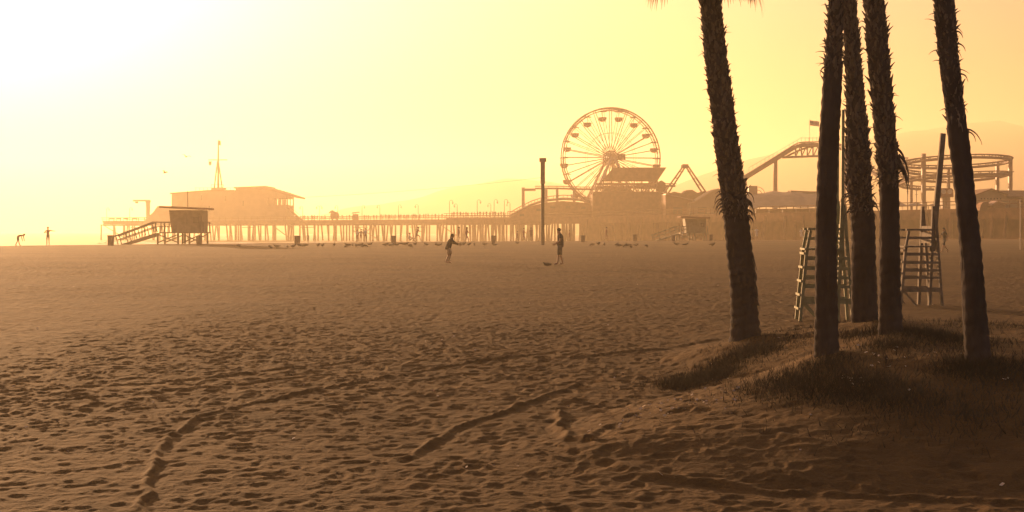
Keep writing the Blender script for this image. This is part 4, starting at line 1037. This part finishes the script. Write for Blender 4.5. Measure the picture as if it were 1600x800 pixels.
for i in range(9): mb.box(P(449 + i * 2.1, 324 + i * 2.0, D + 2), (.55, 2.2, .35))
mb.bar(P(448, 322.5, D + .9), P(468, 341, D + .9), .2, .5); mb.bar(P(448, 317.5, D + .9), P(468, 336, D + .9), .1, .1); mb.build('stairs', m_pier, root)
slab('stair_base', [(447.1, 352), (474, 352), (466, 341), (455, 337), (447.1, 340)], 8, m_build, root, y0=1)
# mast on the roof
D2 = 446; root = thing('signal_mast', 'tall ship style mast with crossarm and pennants on the end building', 'mast', P(341, 297, D2))
MB().tube([P(341, 296, D2), P(341, 250, D2), P(341.2, 219, D2)], [.36, .28, .16], 8).build('pole', m_polel, root)
MB().tube([P(325.5, 249.8, D2), P(355, 249.8, D2)], .16, 6).build('crossarm', m_polel, root)
mb = MB()
for x in (334.5, 347.5): mb.tube([P(x, 296, D2 - 1), P(340.5 + (x - 341) * .1, 252, D2)], .22, 6)
mb.tube([P(341, 296, D2 + 3), P(341, 252, D2)], .12, 6); mb.build('stay', m_polel, root)
MB().prism([P(330, 299, D2 - 2), P(349, 299, D2 - 2), P(349, 293, D2 - 2), P(330, 293, D2 - 2)], (0, 4, 0)).build('platform', m_build, root)
mb = MB(); 
for x in (330, 335, 344, 349): mb.bar(P(x, 293, D2 - 2), P(x, 288.5, D2 - 2), .1)
mb.bar(P(330, 288.5, D2 - 2), P(349, 288.5, D2 - 2), .1); mb.build('platform_railing', m_dark, root)
MB().prism([P(341.4, 219, D2), P(344.2, 220.5, D2), P(344.4, 227, D2), P(341.4, 227, D2)], (.15, .12, 0)).build('flag', m_tub, root)
MB().prism([P(326, 252, D2), P(330.5, 252, D2), P(330, 257, D2), P(328, 258.8, D2), P(326.2, 257, D2)], (.05, .12, 0)).build('pennant', m_tub, root)
# davit crane
D3 = 446; root = thing('davit_crane', 'angular davit crane with hanging hook on the pier tip', 'crane', P(231, 345, D3))
MB().prism([P(228.5, 345, D3), P(233, 345, D3), P(233.5, 318, D3), P(235, 313, D3), P(226, 312, D3), P(228, 318, D3)], (0, .9, 0)).build('post', m_build, root)
MB().bar(P(208, 313.5, D3 + .45), P(234, 313.5, D3 + .45), .7, .5).build('boom', m_build, root)
MB().prism([P(210.5, 315, D3 + .2), P(216, 315, D3 + .2), P(214.5, 318, D3 + .2), P(211.5, 317.5, D3 + .2)], (0, .5, 0)).build('hook_block', m_dark, root)
# clutter at the pier tip: benches
for i, px in enumerate((170, 181, 192, 206)):
    p = pt_at(MAIN, px); c = Vector((p.x, p.y + 3, DECK)); root = thing('bench', f'{ORD[i]} low bench from the left on the pier tip', 'bench', c, 'benches on the pier tip')
    MB().box((c.x, c.y, DECK + .45), (1.7, .5, .08)).build('seat', m_pier, root); MB().box((c.x, c.y + .28, DECK + .8), (1.7, .06, .45)).build('backrest', m_pier, root)
    for s in (-.7, .7): MB().box((c.x + s, c.y, DECK + .2), (.08, .5, .41)).build('leg', m_pier, root)

# overhead cable
mb = MB(); pts = []
for i in range(25):
    t_ = i / 24; px = 462 + 388 * t_; d = 430 - 85 * t_; y = 309 + (277 - 309) * t_ + 14 * (t_ * (1 - t_)) ; pts.append(P(px, y, d))
mb.tube(pts, .035, 5); tag(mb.build('overhead_cable', m_dark), 'thin cable sagging from the end building toward the big wheel', 'cable')

# ------------------------------------------------------------------ big wheel
DW = 346; WC = P(954, 246.5, DW); WR = 77.5 / F * DW; k_ = DW / F
root = thing('ferris_wheel', 'tall observation wheel with bowl gondolas and radiating spokes', 'ferris wheel', (WC.x, WC.y, DECK)); root['org'] = (0, 0, 0)
WZ = WC.z - DECK; root.rotation_euler = (0, 0, R(9)); HW = 1.25
circ = lambda r, y, n=72: [(r * math.sin(2 * math.pi * i / n), y, WZ + r * math.cos(2 * math.pi * i / n)) for i in range(n)]
for y in (-HW, HW):
    MB().tube(circ(WR, y), .20, 6, closed=True).build('rim', m_steel, root); MB().tube(circ(WR * .955, y), .12, 6, closed=True).build('inner_rim', m_steel, root)
    MB().tube(circ(WR * .50, y), .045, 5, closed=True).build('tie_ring', m_white, root)
    MB().tube(circ(WR * .13, y, 36), .16, 6, closed=True).build('hub_ring', m_steel, root)
sp = None
for y in (-HW, HW):
    for i in range(36):
        a = 2 * math.pi * i / 36
        MB().tube([(WR * .06 * math.sin(a), y * 1.3, WZ + WR * .06 * math.cos(a)), (WR * .99 * math.sin(a), y, WZ + WR * .99 * math.cos(a))], .10 if i % 2 == 0 else .075, 5).build('spoke', m_steel if i % 2 == 0 else m_white, root)
MB().tube([(0, -2.6, WZ), (0, 2.6, WZ)], 1.0, 20).build('hub', m_steel, root)
MB().box((2.2, -2.4, WZ + .1), (1.9 * 1.1, .3, 1.5)).build('hub_sign', m_roof, root)
mb = MB()
for i in range(18):
    a = R(10 + 20 * i); mb.tube([(WR * .94 * math.sin(a), -HW, WZ + WR * .94 * math.cos(a)), (WR * .94 * math.sin(a), HW, WZ + WR * .94 * math.cos(a))], .1, 5)
mb.build('gondola_axles', m_steel, root)
for s in (-1, 1):
    for y in (-3.0, 3.0): MB().bar((s * 7.6, y * 1.3, 0), (s * .3, y * .9, WZ), .55, .7).build('support_leg', m_white, root)
for i in range(18):
    a = R(10 + 20 * i); x, z = WR * .955 * math.sin(a), WZ + WR * .955 * math.cos(a)
    m_ = MB().lathe([(.35, -2.75), (.8, -2.55), (1.02, -2.15), (1.1, -1.7), (1.1, -1.62)], (x, 0, z), 14); g = m_.build('gondola', m_tub, root)
    MB().tube([(x, 0, z - 2.6), (x, 0, z + .1)], .07, 6).build('post', m_steel, g)
    MB().lathe([(1.15, -.22), (1.1, -.14), (.1, .12)], (x, 0, z), 14).build('canopy', m_tub, g)

# ------------------------------------------------------------------ amusement buildings and rides
def T(label, name, cat, px, py, d, group=None): return thing(name, label, cat, P(px, py, d), group)
d = 322
r = T('dark hall under the big parallelogram roof below the wheel', 'arcade_building', 'building', 985, 326, d)
slab('wall', [(926, 340), (1048, 340), (1046, 302), (1020, 299), (927, 299.5)], 14, m_roof, r, d)
slab('roof', [(940, 283), (1028, 283), (1043, 261), (960, 261)], .6, m_roof, r, d, 2.0)
mb = MB()
for x in range(930, 1032, 12): mb.bar(P(x, 299, d + 3), P(x + 1, 283, d + 3), .3)
mb.build('gallery_posts', m_steel, r)
mb = MB()
for i, x in enumerate(range(932, 1030, 8)):
    mb.bar(P(x, 299, d + 5), P(x + 8, 288, d + 5), .2)
    mb.bar(P(x + 8, 299, d + 6), P(x, 288, d + 6), .2)
mb.bar(P(928, 287.5, d + 4), P(1040, 287.5, d + 4), .35, .5); mb.bar(P(928, 293, d + 4), P(1040, 293, d + 4), .3, .6); mb.build('gallery_truss', m_steel, r)
slab('upper_wall', [(945, 299), (990, 299), (988, 292), (948, 292)], 8, m_build, r, d, 6)
slab('side_tower', [(1030, 299), (1042, 299), (1042, 285), (1036, 281), (1030, 285)], 5, m_roof, r, d, 3)

d = 334
r = T('low brown game hall under the humped ride track', 'game_hall', 'building', 860, 330, d)
slab('wall', [(798, 345), (926, 345), (926, 318), (905, 316), (880, 314), (850, 317), (830, 322), (812, 331), (798, 338)], 10, m_roof, r, d)
mb = MB(); pts = [P(x, y, d - .5) for x, y in ((796, 338), (812, 329), (830, 320), (850, 313.5), (880, 310.5), (905, 312), (928, 317))]
mb = MB().tube(pts, .35, 6); mb.build('track', m_steel, r)
mb = MB().tube([p + Vector((0, 0, .9)) for p in pts], .12, 6)
for a, b_ in zip(pts[:-1], pts[1:]):
    for t_ in (.0, .25, .5, .75): q = a.lerp(b_, t_); mb.bar(q, q + Vector((0, 0, .95)), .12)
mb.build('track_railing', m_steel, r)
for x, y in ((812, 334), (838, 326), (860, 321), (884, 322), (908, 323)): slab('window', [(x, y + 4), (x + 7, y + 4), (x + 7, y), (x, y)], .1, m_glass, r, d, -.1)
slab('gate_frame', [(793, 340), (794, 340), (794, 331), (808, 331), (808, 340), (809, 340), (809, 330), (793, 330)], .4, m_pier, r, d, -1.5)

r = T('squared gantry post with horizontal arm left of the tall pole', 'ride_gantry', 'gantry', 817, 338, 338)
MB().bar(P(817.5, 338, 338), P(817.5, 293, 338), .75).build('post', m_steel, r); MB().bar(P(815, 296.5, 338), P(837, 296.5, 338), .6, .6).build('arm', m_steel, r)

# roller coaster: low run, lift hill and double helix
dC = 343
rc = T('steel roller coaster with long lift hill and double loop on the pier', 'roller_coaster', 'roller coaster', 1250, 325, 270)
def track(pts, gauge=.55, rr_=.17, tie=1.6, depth=.55, name='track'):
    mb = MB(); pts = [Vector(p) for p in pts]; A = []; B = []; C = []
    for i, p in enumerate(pts):
        t_ = (pts[min(i + 1, len(pts) - 1)] - pts[max(i - 1, 0)]); t_.z = 0; t_.normalize(); n = Vector((-t_.y, t_.x, 0))
        A.append(p + n * gauge); B.append(p - n * gauge); C.append(p - Vector((0, 0, depth)))
    mb.tube(A, rr_ * .6, 6); mb.tube(B, rr_ * .6, 6); mb.tube(C, rr_ * 1.35, 8)
    acc = 0
    for i in range(1, len(pts)):
        acc += (pts[i] - pts[i - 1]).length
        if acc > tie: acc = 0; mb.bar(A[i], B[i], .14); mb.bar(A[i], C[i], .1); mb.bar(B[i], C[i], .1)
    return mb.build(name, m_steel, rc)
def dens(pts, n=10):
    return [Vector(q) for q in catmull([tuple(p) for p in pts], (len(pts) - 1) * n + 1)]
track(dens([P(836, 291, dC - 3), P(870, 291, dC - 3), P(930, 292, 339), P(1000, 287, 333), P(1055, 287, 326)], 14))
for px, y1 in ((853, 292), (870.5, 292), (897, 293), (1040, 289)):
    dd = 340 if px < 900 else 328; MB().bar(P(px, y1 + 1, dd), (X(px, dd), dd, DECK), .65 if px != 853 else .8).build('support_column', m_steel, rc)
dL = 282
track(dens([P(1126, 297, dL), P(1165, 273.5, dL), P(1205, 249, dL), P(1240, 227, dL), P(1252, 222.5, dL), P(1270, 222, dL), P(1300, 222, dL), P(1330, 236, dL - 4), P(1360, 262, dL - 12), P(1395, 282, dL - 22)], 10), .6, .2, 1.5, .75)
mb = MB()
for x0, y0, x1, y1 in ((1126, 301, 1240, 231), (1240, 231, 1252, 226.5), (1252, 226.5, 1300, 226)): mb.bar(P(x0, y0, dL), P(x1, y1, dL), 1.3, .7)
mb.build('lift_beam', m_steel, rc)
mb = MB(); lo = [(1222, 246), (1243, 245.5), (1260, 244.5), (1282, 244)]
mb.bar(P(1222, 246, dL), P(1298, 243, dL), .4, .45)
prev = None
for x in (1243, 1252, 1261, 1270, 1279, 1290):
    yt = 231 if x < 1250 else 227; mb.bar(P(x, 245, dL), P(x, yt, dL), .3); 
    if prev: mb.bar(P(prev, 245, dL), P(x, yt, dL), .2)
    prev = x
arc = [P(1226 + 54 * t_ , 246 - 18 * math.sin(t_ * math.pi / 2), dL + .5) for t_ in [i / 10 for i in range(11)]]
mb.tube(arc, .22, 6); mb.build('truss', m_steel, rc)
mb = MB()
for i in range(14):
    t_ = i / 13; x = 1170 + 82 * t_; y = 268 - 46 * t_; mb.bar(P(x, y, dL - .8), P(x, y - 6.5, dL - .8), .07)
mb.bar(P(1170, 262, dL - .8), P(1250, 216.5, dL - .8), .07); mb.bar(P(1250, 215.5, dL - .8), P(1290, 215.5, dL - .8), .07)
for x in range(1252, 1290, 6): mb.bar(P(x, 222, dL - .8), P(x, 214.5, dL - .8), .08)
mb.build('walkway_railing', m_white, rc)
for px, y1 in ((1163.5, 275), (1211.5, 249), (1282, 226), (1318, 232)): MB().bar(P(px, y1, dL), (X(px, dL), dL, DECK), .78 if px != 1211.5 else .72).build('support_column', m_steel, rc)
# helix
hx = X(1488, 242); hy = 242.0; pts = []
for i in range(0, 181):
    a = R(200 - i * 4.6); f = i / 180
    z = 14.6 + .9 * math.sin(a) * -1 * .6 - 3.9 * sstep(0.28, 1.0, f)
    rx, ry = 9.9 - 1.0 * f, 9.5
    pts.append(Vector((hx + rx * math.cos(a), hy - ry * math.sin(a) * -1, float(z))))
track([P(1392, 252, 250), P(1402, 245, 246)] + pts, .5, .17, 1.5, .5)
track(dens([P(1395, 268, 262), P(1412, 273, 258), P(1440, 278, 255), P(1470, 280, 254), P(1500, 279.5, 254), P(1530, 277, 253), P(1560, 273, 250), P(1580, 268, 246)], 8), .5, .17, 1.5, .5)
for px, y1, dd, w_ in ((1443, 240, 236, .65), (1424, 277, 257, .42), (1482, 264, 252, .5), (1558.5, 254, 248, .55), (1578.5, 248, 243, .62), (1536, 242, 232, .5)):
    if px == 1536: continue
    MB().bar(P(px, y1, dd), (X(px, dd), dd, DECK), w_).build('support_column', m_steel, rc)
# flag on the lift hill
r = T('striped flag on a thin pole above the roller coaster lift hill', 'flag', 'flag', 1265, 222, dL - .3)
MB().tube([P(1265, 222, dL - .3), P(1265, 185.5, dL - .3)], .045, 6).build('pole', m_white, r)
vs = []; 
for i in range(9):
    for z in (0, 1):
        t_ = i / 8; p = P(1265 + 15 * t_, 187.5 + 2.6 * t_ + z * (8.0 - .2 * i * .1), dL - .3); vs.append(p + Vector((0, .25 * math.sin(t_ * 6), 0)))
MB().add(vs, [(2 * i, 2 * i + 1, 2 * i + 3, 2 * i + 2) for i in range(8)]).build('cloth', flag_mat(), r)

# swing ride A-frame
dA = 300; r = T('steep A-frame of a swing ride right of the big roof', 'swing_ride', 'ride', 1071, 315, dA)
for s, xb in ((-1, 1041), (1, 1101)):
    for o_, yy in ((-4.6, -1.5), (3.8, 1.5)):
        MB().bar(P(xb + o_ * .8, 302, dA + yy), P(1071.5 + s * 1.5 + o_ * .45, 259, dA + yy), .30, .36).build('leg', m_steel, r)
    mb = MB()
    for t_ in (.3, .55, .78): x = xb + (1071.5 - xb) * t_; y = 302 - 43 * t_; mb.bar(P(x - 3, y, dA - 1.5), P(x + 2.4, y, dA + 1.5), .18)
    mb.build('cross_ties', m_steel, r)
MB().prism([P(1066.5, 262, dA - 1.8), P(1076.5, 262, dA - 1.8), P(1075.5, 256.5, dA - 1.8), P(1067.5, 256.5, dA - 1.8)], (0, 3.6, 0)).build('axle_head', m_roof, r)
slab('loading_platform', [(1034, 320), (1108, 320), (1108, 303), (1098, 299), (1088, 302), (1080, 297), (1071, 297.5), (1066, 303), (1052, 300), (1040, 303)], 6, m_roof, r, dA, -2)

# roofs and tents between the wheel and the palms
for lab, d, poly, mat, dep in (('gabled booth roof left of the leftmost palm', 288, [(1078, 340), (1138, 340), (1138, 301), (1122, 296), (1112, 300), (1086, 316), (1078, 318)], m_build, 9),
                               ('low dark booth behind the pale lifeguard tower', 292, [(1040, 340), (1085, 340), (1085, 314), (1072, 311), (1055, 307), (1040, 304)], m_roof, 8)):
    r = T(lab, 'ride_booth', 'booth', (poly[0][0] + poly[1][0]) / 2, 330, d); slab('wall', poly, dep, mat, r, d)
    top = poly[2:]; slab('roof_trim', top + [(x, y - 1.6) for x, y in top[::-1]], dep + .6, m_canvas if mat is m_build else m_steel, r, d, -.3)
    slab('hatch', [(poly[0][0] + 12, 334), (poly[0][0] + 26, 334), (poly[0][0] + 26, 324), (poly[0][0] + 12, 324)], .1, m_dark, r, d, -.1)
d = 256; r = T('long canvas tent with scalloped edge right of the leftmost palm', 'event_tent', 'tent', 1230, 325, d)
mb = MB(); n = 28; vs = []; fs = []
for i in range(n + 1):
    x = 1160 + 150 * i / n; ytop = 303 - 4.0 * math.sin(i / n * 3.1) - 1.2 * math.sin(i * .9); yb = 324.5 + 1.3 * abs(math.sin(i * math.pi / 7)) - 1.0
    vs += [P(x, yb, d), P(x, ytop + 8, d + 3.0), P(x, ytop, d + 7), P(x, yb, d + 14)]
for i in range(n):
    for k in range(3): fs.append((4 * i + k, 4 * i + 4 + k, 4 * i + 5 + k, 4 * i + 1 + k))
mb.add(vs, fs); mb.build('roof', m_canvas, r, True)
mb = MB()
for x in range(1160, 1312, 21): mb.bar(P(x, 326, d + .1), (X(x, d), d + .1, DECK), .15)
mb.build('poles', m_steel, r)
slab('back_wall', [(1162, 332), (1308, 332), (1308, 324.6), (1162, 324.6)], .3, m_pierw, r, d, 12)
slab('ridge_box', [(1246, 303), (1298, 304), (1298, 297.5), (1280, 297.5), (1246, 296)], 3, m_build, r, d, 6)
r = T('square ride tower box with curved wires right of the leftmost palm', 'ride_tower', 'ride', 1176, 320, 262)
slab('tower', [(1170, 326), (1183.5, 326), (1183.5, 290.5), (1170, 290.5)], 1.6, m_steel, r, 262)
mb = MB()
for a, b_ in ((22, 12), (14, 7)): mb.tube([P(1183 + a * math.sin(t_) * .55, 302 - b_ * math.cos(t_) + 2, 262.5) for t_ in [i * .28 for i in range(8)]], .06, 5)
mb.tube([P(1161 + 7 * math.sin(t_), 300 - 11 * math.cos(t_), 262.5) for t_ in [i * .28 for i in range(7)]], .06, 5)
mb.build('hoops', m_steel, r)

# right end of the pier: gabled house, small tents, kiosk, plants of the deck
d = 208
r = T('gabled house with row of small windows right of the rightmost palm', 'gabled_house', 'house', 1560, 327, d)
slab('wall', [(1525, 329), (1571, 329), (1571, 304), (1548, 296.5), (1525, 305)], 7, m_build, r, d)
slab('wall', [(1571.1, 329), (1640, 329), (1640, 306), (1571.1, 306)], 7, m_build, r, d, 0)
slab('roof', [(1548, 294.3), (1574, 302.8), (1574, 304.4), (1548, 296.3), (1523, 305.6), (1523, 304)], 7.8, m_roof, r, d, -.4)
MB().add([P(1560, 297.4, d + 3.5), P(1646, 297.4, d + 3.5), P(1646, 307, d - .6), P(1574, 307, d - .6), P(1560, 299.5, d + 3.5), P(1646, 299.5, d + 3.5), P(1646, 308.4, d - .6), P(1574, 308.4, d - .6)],
         [(0, 1, 2, 3), (7, 6, 5, 4), (0, 4, 5, 1), (1, 5, 6, 2), (2, 6, 7, 3), (3, 7, 4, 0)]).build('roof', m_roof, r)
for i in range(7):
    x = 1532.5 + i * 5; slab('window', [(x, 311.6), (x + 1.8, 311.6), (x + 1.8, 309.4), (x, 309.4)], .05, m_glass, r, d, -.05)
slab('door', [(1590, 328), (1599, 328), (1599, 313), (1590, 313)], .08, m_pier, r, d, -.08)
r = T('small gabled kiosk before the gabled house', 'kiosk', 'kiosk', 1560, 327, 200)
slab('wall', [(1551, 330), (1570, 330), (1570, 319), (1560.5, 313.5), (1551, 319)], 2.4, m_pierw, r, 200)
slab('roof', [(1560.5, 312), (1573, 320.5), (1572, 322), (1560.5, 314), (1549, 322), (1548, 320.5)], 2.8, m_steel, r, 200, -.2)
r = T('pale arched canopy left of the small gabled kiosk', 'arched_canopy', 'canopy', 1540, 327, 200.5)
mb = MB(); mb.prism([P(1531 + 9 - 9 * math.cos(math.pi * i / 10), 329 - 14 * math.sin(math.pi * i / 10), 201) for i in range(11)], (0, 2, 0)); mb.build('shell', m_pierw, r)
for i, (x0, x1, y1, d, lab) in enumerate(((1398, 1420, 313, 226, 'white peaked tent behind the torn bark palm'), (1418, 1452, 315, 224, 'white peaked tent left of the grey chair board'), (1450, 1480, 317, 224, 'white peaked tent right of the grey chair board'))):
    r = T(lab, 'peaked_tent', 'tent', (x0 + x1) / 2, 325, d, 'peaked tents on the pier deck'); xm = (x0 + x1) / 2; a, b_ = X(x0, d), X(x1, d); zt_ = Zp(y1, d); ze = Zp(321.5, d); cxx = (a + b_) / 2
    MB().add([(a, d, ze), (b_, d, ze), (b_, d + 3.5, ze), (a, d + 3.5, ze), (cxx, d + 1.75, zt_), (a * .5 + cxx * .5, d + .9, (ze * .62 + zt_ * .38)), (b_ * .5 + cxx * .5, d + .9, (ze * .62 + zt_ * .38)), (b_ * .5 + cxx * .5, d + 2.6, (ze * .62 + zt_ * .38)), (a * .5 + cxx * .5, d + 2.6, (ze * .62 + zt_ * .38))],
             [(0, 1, 6, 5), (1, 2, 7, 6), (2, 3, 8, 7), (3, 0, 5, 8), (5, 6, 4), (6, 7, 4), (7, 8, 4), (8, 5, 4), (3, 2, 1, 0)]).build('canopy', m_canvas, r)
    mb = MB()
    for xx in (a + .1, b_ - .1):
        for yy in (d + .1, d + 3.4): mb.bar((xx, yy, DECK), (xx, yy, ze), .1)
    mb.build('legs', m_white, r)
r = T('red ride cabin with two round windows between grey board and rightmost palm', 'ride_cabin', 'ride', 1479, 325, 232)
slab('body', [(1468, 308), (1490, 308), (1490, 297), (1487, 294), (1471, 294), (1468, 297)], 2.2, m_tub, r, 232)
slab('stand', [(1474, 327), (1486, 327), (1486, 308.2), (1474, 308.2)], 1.4, m_steel, r, 232, .4)
for x in (1474.5, 1484):
    c = P(x, 299.5, 232); MB().tube([c + Vector((0, -.06, 0)), c + Vector((0, .0, 0))], .42, 14).build('window', m_white, r)
# deck string of posts with lamps on the right
for i, (px, y1, lab) in enumerate(((1418, 287, 'slim deck post just right of the torn bark palm'), (1432, 292, 'slim deck post between torn bark palm and coaster column'))):
    dd = 222; r = T(lab, 'deck_post', 'post', px, 326, dd, 'slim posts on the deck')
    MB().tube([(X(px, dd), dd, DECK), P(px, y1, dd)], .07, 6).build('post', m_polel, r)
    mb = MB(); mb.bar(P(px - 2.5, y1 + 6, dd), P(px + 2.5, y1 + 6, dd), .06); mb.bar(P(px - 2, y1 + 12, dd), P(px + 2, y1 + 12, dd), .06); mb.build('arms', m_polel, r)
